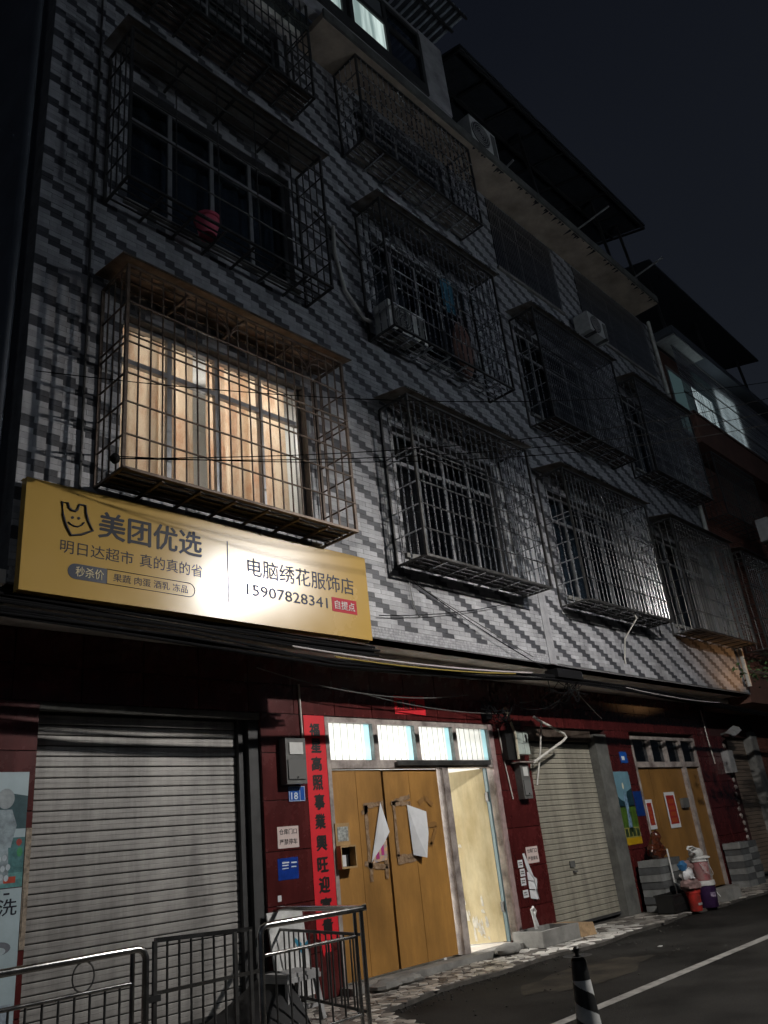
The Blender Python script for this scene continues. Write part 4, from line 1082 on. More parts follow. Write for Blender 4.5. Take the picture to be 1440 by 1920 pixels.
# papers on the first ochre door
ps = thing('torn_poster', 'torn white poster flap folded over a colourful print on the left ochre leaf', 'poster', (7.62,.02,1.30))
part('print', MB().add([(7.50,.022,1.32),(7.75,.022,1.34),(7.78,.022,1.56),(7.72,.022,1.60),(7.54,.022,1.42)], [(0,1,2,3,4)]), mat('gaudy_print', (.55,.30,.10), .4, var=.9, scale=16, col2=(.30,.32,.40)), ps)
part('print', MB().box(7.56,7.62,.019,.021,1.36,1.44).box(7.66,7.71,.019,.021,1.40,1.52), mat('gaudy_spot', (.45,.05,.22), .4, var=.5), ps)
part('flap', MB().add([(7.47,.016,1.33),(7.68,-.04,1.55),(7.81,-.01,1.66),(7.72,.018,2.02),(7.62,.0,1.68)], [(0,1,4),(1,2,3,4),(0,4,3)]), m_paper, ps)
solo('paper_sheet', MB().add([(8.22,.022,1.97),(8.56,.0,1.87),(8.50,-.05,1.60),(8.40,-.07,1.31),(8.23,.01,1.36),(8.30,-.03,1.6)], [(0,1,2,5),(5,2,3,4),(0,5,4)]), m_paper, 'curling white paper sheet on the right ochre leaf', 'paper')
bx = thing('wall_rack', 'small open wooden wall box with a white card beside the couplet', 'wooden box', (7.0,-.0,1.30))
bxm = MB().box(6.87,7.12,-.10,.02,1.30,1.32).box(6.87,7.12,-.10,.02,1.53,1.55).box(6.87,6.885,-.10,.02,1.32,1.53).box(7.105,7.12,-.10,.02,1.32,1.53)
part('case', bxm, m_ply, bx); part('back', MB().box(6.885,7.105,.005,.018,1.32,1.53), m_dark, bx); part('card', MB().box(6.92,6.99,-.05,-.045,1.325,1.45), m_paper, bx)
pc = thing('small_picture', 'small framed picture standing on the wooden wall box', 'picture', (6.99,0,1.552))
part('frame', MB().box(6.87,7.10,-.03,-.015,1.553,1.80), m_ply, pc); part('print', MB().box(6.90,7.07,-.034,-.031,1.60,1.76), mat('picture_print', (.40,.42,.40), .4, var=.7, scale=25), pc)

# pipes and wires on the pier beside the cream shutter
solo('bent_pipe', MB().tube([(11.35,-.10,3.20),(11.45,-.14,3.13),(11.93,-.25,2.92),(11.97,-.26,2.86),(11.90,-.22,2.80),(10.98,-.18,2.46)], .022, 8), m_pvc, 'pale bent conduit arm angled out across the cream shutter', 'pipe', smooth=True)
solo('loose_pipe', MB().tube([(11.52,-.12,3.12),(11.36,-.10,2.62),(11.15,-.08,2.14)], .015, 8), m_pvc, 'thin loose pale pipe hanging behind the bent conduit arm', 'pipe', smooth=True)
solo('conduit', MB().tube([(10.66,-.05,3.33),(10.655,-.17,2.9),(10.64,-.17,2.52)], .022, 8), mat('cream_conduit', (.52,.48,.36), .5), 'cream conduit running down past the mint green utility box', 'conduit', smooth=True)
solo('conduit', MB().tube([(10.42,-.03,3.0),(10.46,-.03,2.5),(10.53,-.03,1.96)], .010, 6), m_pvc, 'thin pale conduit on the red pier between the ochre door and the utility box', 'conduit', smooth=True)
solo('conduit', MB().tube([(6.44,-.03,3.42),(6.445,-.03,3.0),(6.455,-.03,2.62)], .013, 6), m_pvc, 'thin pale conduit rising from the meter box along the couplet', 'conduit', smooth=True)
solo('pier_trim', MB().box(10.16,10.262,-.035,.0,.115,3.05), mat('pinkish_trim', (.36,.26,.25), .45, var=.4), 'pale metal trim strip along the red pier right of the ochre door', 'trim')
solo('pier_trim', MB().box(3.225,3.275,-.02,-.0125,1.0,1.95).box(3.235,3.27,-.025,-.0205,1.1,1.45), mat('peeling_batten', (.32,.26,.2), .8, var=.6, scale=20), 'peeling pale batten along the left edge of the grey shutter', 'trim')
def wires(name, mb, m, label, cat='cable', group=None): return solo(name, mb, m, label, cat, group, smooth=True)
def sag(a, b, s, n=14):
    a, b = Vector(a), Vector(b); return [tuple(a.lerp(b, i/n)-Vector((0,0,s*4*(i/n)*(1-i/n)))) for i in range(n+1)]
for i in range(7):
    pts = []
    for (x, z) in ((.8,3.57),(2.35,3.53),(3.98,3.49),(5.98,3.40),(8.45,3.46),(10.25,3.55),(12.5,3.53),(14.7,3.48),(18.6,3.36),(22,3.3)):
        pts.append((x+rnd.uniform(-.1,.1), -1.24+.028*(i % 4)+rnd.uniform(-.012,.012), z+rnd.uniform(-.03,.03)-.012*i))
    m_ = m_cable
    wires('overhead_cable', MB().tube(pts, (.012,.016,.010,.02,.011,.013,.012)[i], 6), m_, 'thickest black cable of the bundle slung under the overhang' if i == 3 else 'thin black cable in the bundle slung under the overhang', 'cable', 'cables slung under the overhang')
for i in range(6):
    pts = [(x+rnd.uniform(-.1,.1), -1.22+.02*(i % 3)+rnd.uniform(-.01,.01), z+.05+.022*i+rnd.uniform(-.012,.012)) for (x, z) in ((.8,3.55),(2.35,3.52),(3.98,3.49),(5.4,3.46),(6.6,3.46))]
    wires('overhead_cable', MB().tube(pts, .014, 6), m_cable, 'thin black cable in the bundle slung under the overhang', 'cable', 'cables slung under the overhang')
wires('overhead_cable', MB().tube(sag((5.9,-1.285,3.425),(9.3,-1.27,3.50),.04), .008, 6), m_cabley, 'yellow cable in the bundle under the overhang', 'cable')
wires('overhead_cable', MB().tube(sag((5.3,-1.29,3.48),(9.7,-1.28,3.54),.05), .009, 6), m_cablew, 'pale pinkish cable in the bundle under the overhang', 'cable')
wires('overhead_cable', MB().tube(sag((12.4,-1.29,3.50),(16.2,-1.28,3.44),.04), .006, 6), m_cablew, 'pale cable under the overhang toward the far end', 'cable')
# messy cable junction
jn = thing('cable_junction', 'tangled black cable junction under the overhang above the utility box', 'cable box', (10.7,-1.1,3.45))
part('box', MB().box(10.35,11.05,-1.30,-1.08,3.53,3.66), m_cable, jn)
q = random.Random(3)
for i in range(16):
    a = (10.3+q.random()*.9,-1.2+q.uniform(-.1,.1),3.5); b = (10.2+q.random()*1.1,-.9+q.uniform(-.4,.5),3.2+q.random()*.2)
    part('wire', MB().tube(sag(a, b, q.uniform(.03,.22)), .006, 5), m_cable, jn, True)
jn2 = thing('cable_junction', 'tangle of black wires on the lintel above the red pier', 'cable box', (10.2,-.2,3.1))
for i in range(16):
    a = (9.9+q.random()*.8,-.05-q.random()*.25,3.05+q.random()*.4); b = (9.9+q.random()*.9,-.05-q.random()*.2,3.0+q.random()*.45)
    part('wire', MB().tube(sag(a, b, q.uniform(.02,.16)), .008, 5), m_cable, jn2, True)
part('clip', MB().box(10.05,10.2,-.12,-.03,3.12,3.24), m_cable, jn2)
for (a, b, s, lab) in (((5.6,-.3,3.5),(9.5,-.25,3.42),.16,'thin grey wire drooping along the dark lintel above the couplet'),((7.0,-.2,3.38),(10.3,-.15,3.2),.08,'thin grey wire sagging above the red header banner'),((10.9,-1.15,3.5),(13.2,-.3,3.2),.03,'black wire running from the junction above the cream shutter'),((9.0,-.8,3.64),(10.9,-1.15,3.55),.02,'short wire crossing the soffit beside the junction')):
    wires('wire', MB().tube(sag(a, b, s), .007, 5), m_greybox, lab, 'wire')
for (a, b, s, lab) in (((7.28,-1.2,4.62),(10.2,-1.25,3.62),.05,'black wire dropping diagonally over the tiles below the second cage'),((6.75,-1.2,4.02),(9.6,-1.22,4.58),.06,'black wire rising over the tiles from the sign corner'),((7.3,-1.2,4.60),(9.9,-1.22,3.80),.02,'pale thin wire over the tiles below the second cage')):
    wires('wire', MB().tube(sag(a, b, s), .006, 5), m_cable if 'black' in lab else m_greybox, lab, 'wire')
wires('wire', MB().tube([(7.4,-1.18,4.55),(7.42,-1.18,4.25),(7.5,-1.18,4.12),(7.62,-1.18,4.16),(7.5,-1.18,4.1)], .006, 5), m_greybox, 'short looped wire on the tiles right of the sign', 'wire')
# wires crossing the street from the cage to the pole
PA = (3.02,-1.74,4.80)
for i, (b, s, a) in enumerate((((12.2,-5.9,7.05),.34,PA),((12.2,-5.9,6.82),.36,PA),((12.2,-5.9,6.62),.38,(3.05,-1.74,4.83)),((12.2,-5.9,7.2),.45,(2.5,-1.25,5.75)))):
    wires('street_wire', MB().tube(sag(a, b, s, 24), .0048, 5), mat('wire_black', (.002,.002,.002), .9, spec=.02), ('upper of the three black wires leaving the corner clamp of the lit cage','middle one of the three black wires leaving the corner clamp of the lit cage','lowest of the three black wires leaving the corner clamp of the lit cage','topmost black street wire, starting on the tiles left of the lit cage')[i], 'wire', 'wires crossing the street')
solo('insulator', MB().blob((3.03,-1.75,4.80),(.045,.045,.045),10,.1,3), m_cable, 'black wire clamp on the corner of the lit window cage', 'clamp', smooth=True)

# ================================================================== pavement clutter
def railing(label, xa, xb, top, y=-1.88, circle=None, bend_r=True, bend_l=False, midz=.80, pitch=.105, z0=.05):
    t = thing('railing', label, 'railing', ((xa+xb)/2,y,z0), 'stainless railings at the kerb')
    P = []
    if bend_l: P += [(xa,y,z0),(xa,y,top-.06),(xa+.018,y,top-.018),(xa+.06,y,top)]
    else: P += [(xa,y,top)]
    if bend_r: P += [(xb-.06,y,top),(xb-.018,y,top-.018),(xb,y,top-.06),(xb,y,z0)]
    else: P += [(xb,y,top)]
    part('handrail', MB().tube(P, .025, 14), m_chrome, t, True)
    part('mid_rail', MB().tube([(xa+(.0 if not bend_l else .03),y,midz),(xb-.10,y,midz)], .014, 10), m_chrome, t, True)
    part('low_rail', MB().tube([(xa,y,.22),(xb-.10,y,.22)], .014, 10), m_chrome, t, True)
    part('post', MB().tube([(xb-.10,y,z0),(xb-.10,y,top-.02)], .017, 10), m_chrome, t, True)
    x = xa+pitch
    while x < xb-.14:
        part('baluster', MB().tube([(x,y,.22),(x,y,midz)], .0085, 8), m_steeldull, t, True); x += pitch
    if circle:
        part('ring', MB().tube([(circle+.075*math.cos(a),y,(top+midz)/2-.005+.088*math.sin(a)) for a in [2*math.pi*i/24 for i in range(24)]], .006, 6, closed=True), m_steeldull, t, True)
    return t
railing('left stainless railing with a ring under its bright handrail',0.6,3.31,1.0,circle=2.86,midz=.80)
gt = thing('railing_gate', 'low railing gate with flat steel top between the two railings', 'gate', (3.8,-1.88,.05))
ga, gb = 3.38, 4.22
part('top_rail', MB().bar((ga,-1.88,1.035),(gb,-1.88,1.0),.025,.03), m_chrome, gt)
part('mid_rail', MB().bar((ga,-1.88,.71),(gb+.08,-1.88,.705),.02,.025), m_chrome, gt)
part('low_rail', MB().bar((ga,-1.88,.18),(gb,-1.88,.16),.02,.025), m_steeldull, gt)
for x in (ga, gb-.02, gb-.16): part('stile', MB().box(x-.014,x+.014,-1.893,-1.867,.06,1.03 if x < 3.5 else 1.0), m_steeldull, gt)
x = ga+.10
while x < gb-.2: part('bar', MB().tube([(x,-1.88,.18),(x,-1.88,1.02)], .009, 8), m_steeldull, gt, True); x += .098
part('latch', MB().box(3.30,3.42,-1.90,-1.86,.66,.70), m_blackpl, gt)
rr = railing('right stainless railing turning back to the red pier',4.30,5.42,1.005,bend_r=False,bend_l=True,midz=.80,pitch=.14)
part('handrail', MB().tube([(5.42,-1.88,1.008),(5.45,-1.90,1.01)], .026, 12), m_chrome, rr, True)
part('post', MB().tube([(5.40,-1.88,.05),(5.40,-1.88,1.0)], .02, 10), m_chrome, rr, True)
part('return_rail', MB().tube([(5.42,-1.88,1.005),(5.95,-.05,1.0)], .025, 12), m_chrome, rr, True)
part('return_rail', MB().tube([(5.42,-1.86,.80),(5.95,-.05,.80)], .014, 10), m_steeldull, rr, True)
part('return_rail', MB().tube([(5.42,-1.86,.22),(5.95,-.05,.22)], .014, 10), m_steeldull, rr, True)
for i in range(1, 15):
    f = i/15; part('baluster', MB().tube([(5.42+.53*f,-1.86+1.81*f,.22),(5.42+.53*f,-1.86+1.81*f,.80)], .0085, 8), m_steeldull, rr, True)

st = thing('stool', 'grey plastic stool with splayed legs behind the right railing', 'stool', (5.62,-.62,.05))
part('seat', MB().box(5.42,5.82,-.80,-.46,.44,.475), m_plgrey, st)
part('seat_rim', MB().box(5.41,5.83,-.81,-.45,.40,.439), m_plgrey, st)
for sx_ in (-1,1):
    for sy_ in (-1,1):
        part('leg', MB().bar((5.62+sx_*.17,-.63+sy_*.14,.41),(5.62+sx_*.21,-.63+sy_*.18,.05),.04), m_plgrey, st)
part('stretcher', MB().box(5.43,5.81,-.80,-.78,.16,.19), m_plgrey, st)
for i in range(4): part('step_slat', MB().box(5.45,5.79,-.76+.085*i,-.70+.085*i,.165,.18), m_plgrey, st)
bd = thing('leaning_board', 'white board with a blue smear leaning on the red pier', 'board', (6.03,-.12,.10))
part('panel', MB().add([(5.80,-.20,.16),(6.27,-.20,.16),(6.28,-.04,.97),(5.80,-.04,.97),(5.80,-.18,.16),(6.27,-.18,.16),(6.28,-.02,.97),(5.80,-.02,.97)], [(0,1,2,3),(7,6,5,4),(0,4,5,1),(1,5,6,2),(2,6,7,3),(3,7,4,0)]), m_plw, bd)
part('smear', MB().add([(6.20,-.135,.50),(6.27,-.12,.55),(6.27,-.13,.66),(6.22,-.108,.62),(6.12,-.10,.70),(6.11,-.105,.66)], [(0,1,2,3,4,5)]), mat('blue_smear', (.02,.22,.35), .6), bd)
part('foot', MB().box(5.84,5.98,-.22,-.10,.05,.158).box(6.12,6.24,-.22,-.10,.05,.158), m_darkconc, bd)
mound = MB(); q = random.Random(5)  # invented black mound standing in for an unidentified dark patch
nx, ny = 16, 10; vs = []
for i in range(nx+1):
    for j in range(ny+1):
        u, v = i/nx, j/ny
        h = (.70*u**1.5)*(1-max(0, v-.7)*1.0)*max(0, min(1, v*3))
        vs.append((4.62+.92*u, -.98+.92*v, .045+h*(.62)+q.uniform(-.012,.012)*(0 < v < 1)))
mound.add(vs, [(i*(ny+1)+j,(i+1)*(ny+1)+j,(i+1)*(ny+1)+j+1,i*(ny+1)+j+1) for i in range(nx) for j in range(ny)])
solo('black_mound', mound, m_mound, 'low black mound added over the dark patch at the right foot of the grey shutter', 'heap', smooth=True)

# striped bollard
bo = thing('traffic_bollard', 'black and white diagonally striped traffic cone on the road', 'traffic cone', (5.21,-4.12,.0))
B0 = Vector((5.22,-4.12,0)); prof = [(.098,.06),(.088,.16),(.054,.60),(.048,.645),(.036,.665),(.016,.672)]
body = MB(); n = 96; kk = 130
def rad(z):
    for (r0_, z0_), (r1_, z1_) in zip(prof, prof[1:]):
        if z0_ <= z <= z1_: return r0_+(r1_-r0_)*(z-z0_)/(z1_-z0_)
    return prof[0][0]
vs = []
for i in range(kk+1):
    z = .06+(.672-.06)*i/kk; r = rad(z)
    for j in range(n):
        a = 2*math.pi*j/n; vs.append((B0.x+r*math.cos(a), B0.y+r*math.sin(a), z))
fs = []; ms = []
for i in range(kk):
    for j in range(n):
        fs.append((i*n+j,i*n+(j+1) % n,(i+1)*n+(j+1) % n,(i+1)*n+j))
        z = .06+(.612)*(i+.5)/kk; s = (z+.20*((j+.5)/n)) / .20
        ms.append(1 if (s % 1) < .45 and z < .53 else 0)
body.v = vs; body.f = fs; body.m = ms
part('cone', body, [m_blackpl, m_plw], bo, True)
part('knob', MB().lathe([(.016,.668),(.014,.69),(.022,.70),(.022,.715),(.012,.725)], tuple(B0), 14), m_blackpl, bo, True)
part('foot', MB().box(B0.x-.17,B0.x+.17,B0.y-.17,B0.y+.17,.004,.06), m_blackpl, bo)

# concrete trough, tap pipe, boulder, brick
tr = thing('concrete_trough', 'low grey concrete trough on the pavement beside the red pier', 'trough', (10.5,-.3,.05))
part('wall', MB().box(9.98,10.90,-.55,-.49,.05,.24).box(9.98,10.04,-.49,-.06,.05,.24).box(10.84,10.90,-.49,-.06,.05,.235).box(10.04,10.84,-.10,-.06,.05,.24), m_conc, tr)
part('floor', MB().box(10.04,10.84,-.49,-.10,.05,.09), m_darkconc, tr)
part('end_slab', MB().add([(10.91,-.55,.05),(11.22,-.62,.05),(11.22,-.12,.05),(10.91,-.08,.05),(10.91,-.54,.23),(11.20,-.60,.21),(11.2,-.14,.22),(10.91,-.09,.235)], [(4,5,6,7),(0,1,5,4),(1,2,6,5),(2,3,7,6),(3,0,4,7)]), mat('ochre_block', (.40,.27,.15), .85, var=.4, scale=8), tr)
solo('tap_pipe', MB().tube([(10.22,-.30,.25),(10.20,-.30,.40),(10.16,-.31,.50),(10.20,-.31,.52),(10.25,-.31,.47),(10.22,-.30,.41),(10.27,-.30,.28)], .020, 8), m_plw, 'white plastic pipe sticking up out of the concrete trough', 'pipe', smooth=True)
solo('boulder', MB().blob((9.52,-.30,.10),(.24,.13,.075),16,.08,9), m_conc, 'flat grey stone in front of the open ochre door', 'stone', smooth=True)
solo('rubble', MB().blob((7.15,-.36,.09),(.20,.12,.06),12,.2,2).blob((7.55,-.33,.08),(.22,.10,.05),12,.2,6), m_conc, 'lump of mortar at the foot of the ochre door step', 'rubble', smooth=True)

# block piles
def pile(label, x0, x1, y0, y1, z0, layers, lh):
    t = thing('block_pile', label, 'block pile', ((x0+x1)/2,(y0+y1)/2,z0), 'piles of grey blocks')
    for i in range(layers):
        k = 2; w_ = (x1-x0)/k; j = rnd.uniform(-.02,.02)
        for c in range(k):
            part('block', MB().box(x0+c*w_+.006+j,x0+(c+1)*w_-.006+j,y0+rnd.uniform(-.012,.012),y1,z0+i*lh+.003,z0+(i+1)*lh-.003), m_blk if (i+c) % 2 == 0 else m_blkd, t)
    return t
pile('pile of grey blocks under the carved wooden figure',13.72,14.52,-.52,-.12,.05,7,.112)
pile('pile of grey blocks by the brown shutter at the far right',17.55,18.45,-.40,-.05,.04,7,.118)
wc = thing('carved_root', 'glossy dark brown carved root figure on the grey block pile', 'carving', (14.12,-.33,.835))
wcm = MB().blob((14.12,-.33,.93),(.16,.13,.11),12,.25,1).blob((14.10,-.33,1.05),(.10,.10,.12),12,.25,2).blob((14.18,-.34,1.19),(.085,.085,.085),12,.16,3).blob((13.97,-.33,.99),(.10,.08,.08),10,.3,4).blob((14.27,-.33,1.0),(.09,.08,.07),10,.3,5)
part('body', wcm, m_wood, wc, True)
part('branch', MB().tube([(14.2,-.35,1.05),(14.32,-.36,1.02),(14.40,-.35,.99)], [.035,.025,.012], 8).tube([(14.05,-.33,.98),(13.90,-.36,1.02),(13.86,-.36,.95)], [.04,.03,.015], 8), m_wood, wc, True)
solo('stick', MB().tube([(13.98,-.60,.28),(14.06,-.55,.98)], .014, 8), m_plw, 'white stick standing in the black basket', 'stick', smooth=True)
bk = thing('plastic_basket', 'black plastic basket in front of the grey block pile', 'basket', (13.72,-.62,.05))
part('base', MB().box(13.30,14.16,-.84,-.54,.055,.075), m_blackpl, bk)
part('rim', MB().box(13.28,14.18,-.86,-.835,.30,.325).box(13.28,14.18,-.545,-.52,.30,.325).box(13.28,13.305,-.835,-.545,.30,.325).box(14.155,14.18,-.835,-.545,.30,.325), m_blackpl, bk)
for i in range(20):
    x = 13.30+i*.0455
    part('slat', MB().box(x-.014,x+.014,-.853,-.843,.07,.30), m_blackpl, bk)
part('mid_band', MB().box(13.29,14.17,-.857,-.8535,.17,.19), m_blackpl, bk)
part('side', MB().box(13.285,13.30,-.835,-.545,.07,.30).box(14.16,14.175,-.835,-.545,.07,.30).box(13.3,14.16,-.545,-.535,.07,.30), m_blackpl, bk)
solo('basket_filling', MB().blob((13.72,-.68,.17),(.38,.12,.10),14,.3,8), m_blkd, 'dark rubbish heaped inside the black basket', 'rubbish', smooth=True)
pb = pail('paint_bucket',(14.22,-1.0,.045),.15,.165,.37,m_purple,'dark purple paint bucket with white lid, lowest of the stacked pails','bucket',m_plw)
part('lid', MB().lathe([(.172,.36),(.175,.375),(.17,.40),(.02,.402)], (14.22,-1.0,.045), 24), m_plw, pb, True)
part('handle', MB().tube([(14.40,-1.02,.36),(14.46,-1.08,.22),(14.50,-1.10,.17)], .008, 6), m_plw, pb, True)
part('print', arcpatch((14.22,-1.0),.161,.163,R(225),R(262),.20,.27), mat('pail_print', (.30,.26,.33), .5, var=.9, scale=40, col2=(.05,.02,.08)), pb)
pk = pail('paint_bucket',(14.20,-1.0,.452),.125,.145,.33,m_pinkpail,'rose and white paint bucket standing on the purple one','bucket',m_plw)
part('handle', MB().tube([(14.20+.15*math.cos(a),-1.0-.04-.11*math.sin(a)-.03,.72-.20*math.sin(a)) for a in [math.pi*i/12 for i in range(13)]], .005, 6), m_plgrey, pk, True)
jug = thing('white_jug', 'white plastic jug lying on the rose paint bucket', 'jug', (14.12,-1.0,.79))
part('body', MB().blob((14.16,-1.0,.87),(.17,.11,.09),16,.03,1), m_plw, jug, True)
part('base', MB().lathe([(.19,.785),(.19,.80),(.15,.82)], (14.22,-1.0,0), 20), m_plw, jug, True)
part('handle', MB().tube([(14.10,-1.05,.945),(13.95,-1.06,.98),(13.80,-1.05,.985),(13.78,-1.05,.96),(13.90,-1.06,.90),(14.02,-1.06,.88)], .018, 8), m_plw, jug, True)
rb = pail('bucket',(13.72,-1.0,.045),.095,.115,.30,m_redpail,'red plastic bucket at the foot of the stacked pails','bucket')
part('print', arcpatch((13.72,-1.0),.104,.108,R(230),R(290),.13,.165), m_plgrey, rb)
part('print', arcpatch((14.20,-1.0),.134,.142,R(215),R(270),.56,.72), mat('pail_label', (.40,.30,.29), .5, var=.5, scale=14, col2=(.25,.06,.07)), pk)
solo('rubbish_bag', MB().blob((13.72,-.98,.42),(.20,.15,.10),14,.18,3), m_bagp, 'dusty pink bag slumped on the red bucket', 'bag', smooth=True)
solo('rubbish_bag', MB().blob((13.74,-.96,.57),(.13,.11,.11),14,.25,5), m_bag, 'crumpled white bag on top of the pink one', 'bag', smooth=True)
solo('rubbish_bag', MB().blob((13.66,-.95,.72),(.08,.08,.07),12,.25,6), m_bagb, 'bright blue crumpled bag topping the heap beside the pails', 'bag', smooth=True)
solo('rubbish_bag', MB().blob((13.86,-.93,.70),(.11,.10,.09),12,.25,7), m_bagp, 'rosy rag bundle beside the blue crumpled bag', 'bag', smooth=True)
solo('kerb_block', MB().box(15.0,15.6,-1.0,-.62,.04,.22), m_conc, 'rough concrete block right of the paint buckets', 'block')
# broken wall bits at the far pier
q = random.Random(12); bk_ = MB()
for i in range(14):
    z = .9+i*.15; x = 19.02+q.uniform(-.05,.09)
    bk_.blob((x,-.02,z),(.06,.03,.05),7,.3,i)
tag(link('broken_edge', mesh_of(bk_, g0, name='broken_edge'), m_paper if False else m_framed, bld, None, g0), kind='stuff')
fl = thing('floodlight', 'small grey floodlight bracket beside the brown shutter', 'lamp', (18.9,-.2,3.1))
part('head', MB().add([(18.55,-.42,3.02),(19.15,-.42,3.20),(19.15,-.30,3.26),(18.55,-.30,3.08),(18.55,-.45,2.94),(19.15,-.45,3.12)], [(0,1,2,3),(4,5,1,0)]), m_plgrey, fl); part('arm', MB().bar((19.0,-.36,3.14),(19.05,-.01,3.1),.04), m_greybox, fl)
solo('wall_speaker', MB().box(18.75,19.02,-.18,-.013,2.25,2.72), m_plgrey, 'grey metal box under the floodlight beside the brown shutter', 'box')
solo('conduit', MB().tube([(18.15,-.05,3.6),(18.15,-.05,3.0),(18.22,-.05,2.45)], .014, 6), m_pvc, 'thin pale conduit on the dark red pier before the brown shutter', 'conduit', smooth=True)

# ================================================================== neighbouring house at the right
nb = thing('brick_house', 'dark brick neighbouring house with barred balcony and flat roof at the far right', 'building', (24,0,0))
part('wall', MB().box(18.45,34,YU+.05,6,3.6,13.2), m_brickdk, nb)
part('ground_wall', MB().box(21.1,34,0.0,.3,0,3.6), m_brickdk, nb)
# the bricks one can make out beside the shutter and round the balcony
bm = mesh_of(MB().plate(-.115,.115,0,.062,0,.010,.004), name='brick'); bm.materials.append(m_brick)
cnt = 0
for r_ in range(60):
    z = .1+r_*.068
    for c in range(4):
        x = 21.2+c*.245+(.12 if r_ % 2 else 0)
        if cnt < 240: piece('brick', bm, None, nb, (x, -.0, z)); cnt += 1
brf = MB()
for r_ in range(70):
    z = 4.2+r_*.068
    for c in range(22): x = 18.6+c*.245+(.12 if r_ % 2 else 0); brf.plate(x-.115,x+.115,z,z+.062,YU+.05,.010,.004)
gn = ORG[nb.name]
tag(link('bricks', mesh_of(brf, gn, name='bricks'), m_brick, nb, None, gn), kind='stuff')
part('balcony_parapet', MB().box(18.2,32,-1.70,-1.58,9.72,10.50), m_brickdk, nb)
part('balcony_floor', MB().box(18.2,32,-1.58,YU+.05,9.72,9.86), m_brickdk, nb)
part('balcony_lip', MB().box(18.15,32,-1.74,-1.56,10.50,10.56), mat('rust_lip', (.10,.045,.035), .9, var=.4), nb)
bars = mesh_of(MB().tube([(0,0,0),(0,0,2.0)], .009, 6), smooth=True, name='bar'); bars.materials.append(m_steel)
for i in range(110): piece('bar', bars, None, nb, (18.22+i*.075, -1.64, 10.56))
for z in (11.15,11.8,12.5): part('rail', MB().box(18.15,31,-1.655,-1.632,z-.012,z+.012), m_steeldull, nb)
wnb = part('window', MB().box(18.9,23.5,-1.12,-1.06,10.5,10.62).box(18.9,23.5,-1.12,-1.06,12.4,12.5).box(18.9,18.98,-1.12,-1.06,10.62,12.4).box(20.35,20.43,-1.12,-1.06,10.62,12.4).box(21.9,21.98,-1.12,-1.06,10.62,12.4).box(23.42,23.5,-1.12,-1.06,10.62,12.4), m_frame, nb)
part('pane', MB().box(20.43,21.9,-1.11,-1.105,10.62,12.4), m_litn, wnb); part('pane', MB().box(18.98,20.35,-1.11,-1.105,10.62,12.4), emit('dim_lit_glass', (.10,.17,.18), .28), wnb); part('pane', MB().box(21.98,23.42,-1.11,-1.105,10.62,12.4), m_glassd, wnb)
part('roof_slab', MB().box(18.3,32,-1.75,6,12.95,13.15), m_neigh, nb)
part('roof_sheet', MB().add([(17.6,-1.9,14.75),(25.2,-1.9,14.75),(25.2,2,15.6),(17.6,2,15.6),(17.6,-1.9,14.81),(25.2,-1.9,14.81),(25.2,2,15.66),(17.6,2,15.66)], [(3,2,1,0),(4,5,6,7),(0,1,5,4),(1,2,6,5),(2,3,7,6),(3,0,4,7)]), m_roofm, nb)
for x in (18.6,21.5,24.6): part('roof_post', MB().bar((x,-1.5,13.15),(x,-1.4,14.85),.07), m_dark, nb)
part('soffit_panel', MB().box(18.4,20.2,-1.72,-1.2,12.90,12.945), m_plgrey, nb)
cage(4,0,'dark window cage on the neighbouring brick house at the right edge',18.75,21.2,4.7,7.0,m=m_steeldull,pitch=.14,grp='window cages of the neighbouring house')
cage(4,1,'upper window cage under the brick balcony of the neighbouring house',18.7,21.4,7.95,9.6,m=m_steeldull,pitch=.14,scroll=False,canopy=None,grp='window cages of the neighbouring house')
ac_unit('air conditioner box with pale louvres on the brick house at the right edge',(20.6,-1.92,7.45),.9,.6,.3)
# neighbour at the left, mostly lost in the dark
m_navy = mat('navy_plaster', (0.16,0.20,0.30), .9, var=.3, scale=1.2)
nl = thing('dark_house', 'dark blue grey house wall beyond the left edge of the tiled building', 'building', (0,2,0))
part('wall', MB().box(-8,2.1,1.2,8,0,13), m_navy, nl)
part('roof', MB().box(-8.2,2.2,1.0,8,13,13.2), m_neigh, nl)
solo('drain_pipe', MB().tube([(2.30,-1.0,3.2),(2.32,-1.0,8.0),(2.32,-1.0,13.4)], .05, 10), m_neigh, 'dark drain pipe running up the left corner of the tiled building', 'pipe', smooth=True)
# fallen leaf specks of litter
solo('litter', MB().box(10.35,10.41,-2.02,-1.98,.004,.012), m_plw, 'white scrap of litter on the dark road', 'litter')

q = random.Random(77); gv = MB()
for i in range(260):
    x = 5.5+abs(q.gauss(0,4.2)); y = edge_y(x)-abs(q.gauss(0,.16))-.01
    if q.random() < .22: y = q.uniform(-3.0,-1.2)
    r_ = q.uniform(.004,.013); P = [(x+r_*math.cos(a+q.uniform(-.3,.3)), y+r_*math.sin(a)) for a in (0,1.3,2.5,3.8,5.0)]
    gv.slab(P, .001, .004+r_*.8)
tag(link('gravel', mesh_of(gv, name='gravel'), mat('grit', (.05,.047,.043), .9, isl=.5)), kind='stuff')
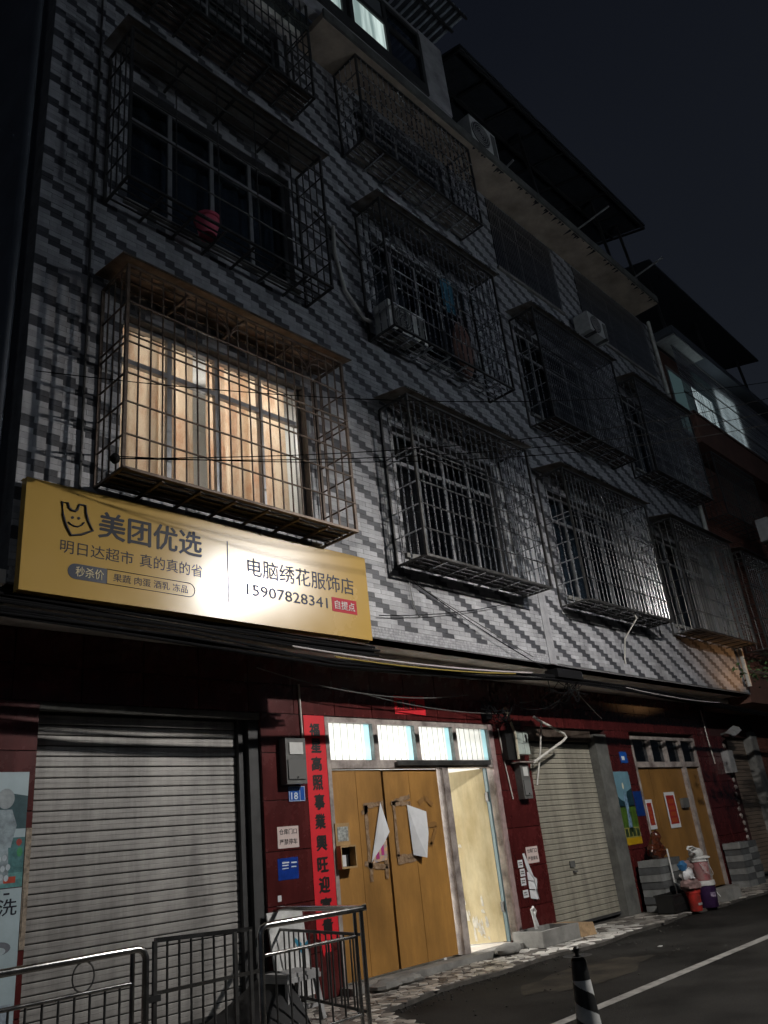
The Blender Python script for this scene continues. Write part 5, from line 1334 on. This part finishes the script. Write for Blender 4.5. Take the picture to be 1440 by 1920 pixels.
# ================================================================== street tree at the right edge
tree = thing('street_tree', 'dark leafy branch of a street tree reaching in at the right edge', 'tree', (17.6,-3.3,0))
part('trunk', MB().tube([(17.6,-3.3,0),(17.55,-3.25,1.6),(17.3,-3.1,2.7),(16.9,-2.85,3.25)], [.15,.12,.09,.06], 12), m_bark, tree, True)
q = random.Random(21); lv = MB()
for bi in range(9):
    a = Vector((17.0,-2.9,3.15)); e = Vector((13.9+q.random()*2.6,-2.75+q.uniform(-.35,.35),3.55+q.uniform(-.40,.35)))
    part('limb', MB().tube([tuple(a), tuple(a.lerp(e,.5)+Vector((0,0,.18))), tuple(e)], [.035,.022,.008], 6), m_bark, tree, True)
    for i in range(75):
        f = q.uniform(.25,1.08); c = a.lerp(e, f)+Vector((q.gauss(0,.13),q.gauss(0,.13),.15*math.sin(f*3)+q.gauss(0,.10)))
        d = Vector((q.uniform(-1,1),q.uniform(-1,1),q.uniform(-.8,.3))).normalized()*q.uniform(.07,.15); w_ = d.cross(Vector((q.uniform(-1,1),q.uniform(-1,1),1))).normalized()*q.uniform(.015,.035)
        lv.add([c, c+d*.5+w_, c+d, c+d*.5-w_], [(0,1,2,3)])
part('crown', lv, m_leaf, tree)

# ================================================================== the street lamp that lights the row (stands just outside the frame)
sl = thing('street_lamp', 'grey street lamp with a skirted head on a pole across the road', 'street lamp', (10.6,-9.6,0))
part('pole', MB().tube([(10.6,-9.6,0),(10.6,-9.6,7.6)], [.09,.06], 12), m_steeldull, sl, True)
part('globe', MB().blob((10.6,-9.6,7.75),(.16,.16,.16),16,0,1), translucent('fill_lamp_globe', (.9,.95,1.0), .95), sl, True)  # added to house the upper-floor fill light, out of view
part('arm', MB().tube([(10.6,-9.6,6.9),(10.4,-8.8,6.95),(9.7,-6.3,6.72)], .035, 10), m_steeldull, sl, True)
LX, LY, LZ = LAMP
part('lamp_head', MB().box(LX-.20,LX+.20,LY-.20,LY+.20,LZ+.14,LZ+.17).box(LX-.20,LX+.20,LY-.20,LY-.185,LZ-.030,LZ+.14).box(LX-.20,LX+.20,LY+.185,LY+.20,LZ-.030,LZ+.14).box(LX-.20,LX-.185,LY-.185,LY+.185,LZ-.030,LZ+.14).box(LX+.185,LX+.20,LY-.185,LY+.185,LZ-.030,LZ+.14), m_greybox, sl)
sl2 = thing('street_lamp', 'grey lamp post with a frosted globe, added out of view as left fill light', 'street lamp', (-5.5,-10.0,0))  # added post, out of view, carrying the left fill light
part('pole', MB().tube([(-5.5,-10.0,0),(-5.5,-10.0,7.6)], [.09,.06], 12), m_steeldull, sl2, True)
part('globe', MB().blob((-5.5,-10.0,7.75),(.16,.16,.16),16,0,1), bpy.data.materials['fill_lamp_globe'], sl2, True)
wire_pole = thing('utility_pole', 'concrete utility pole carrying the street wires', 'utility pole', (12.2,-5.9,0))
part('shaft', MB().tube([(12.2,-5.9,0),(12.2,-5.9,7.2)], [.14,.10], 14), m_conc, wire_pole, True)
part('crossarm', MB().box(11.8,12.6,-5.95,-5.85,6.95,7.03), m_steeldull, wire_pole)
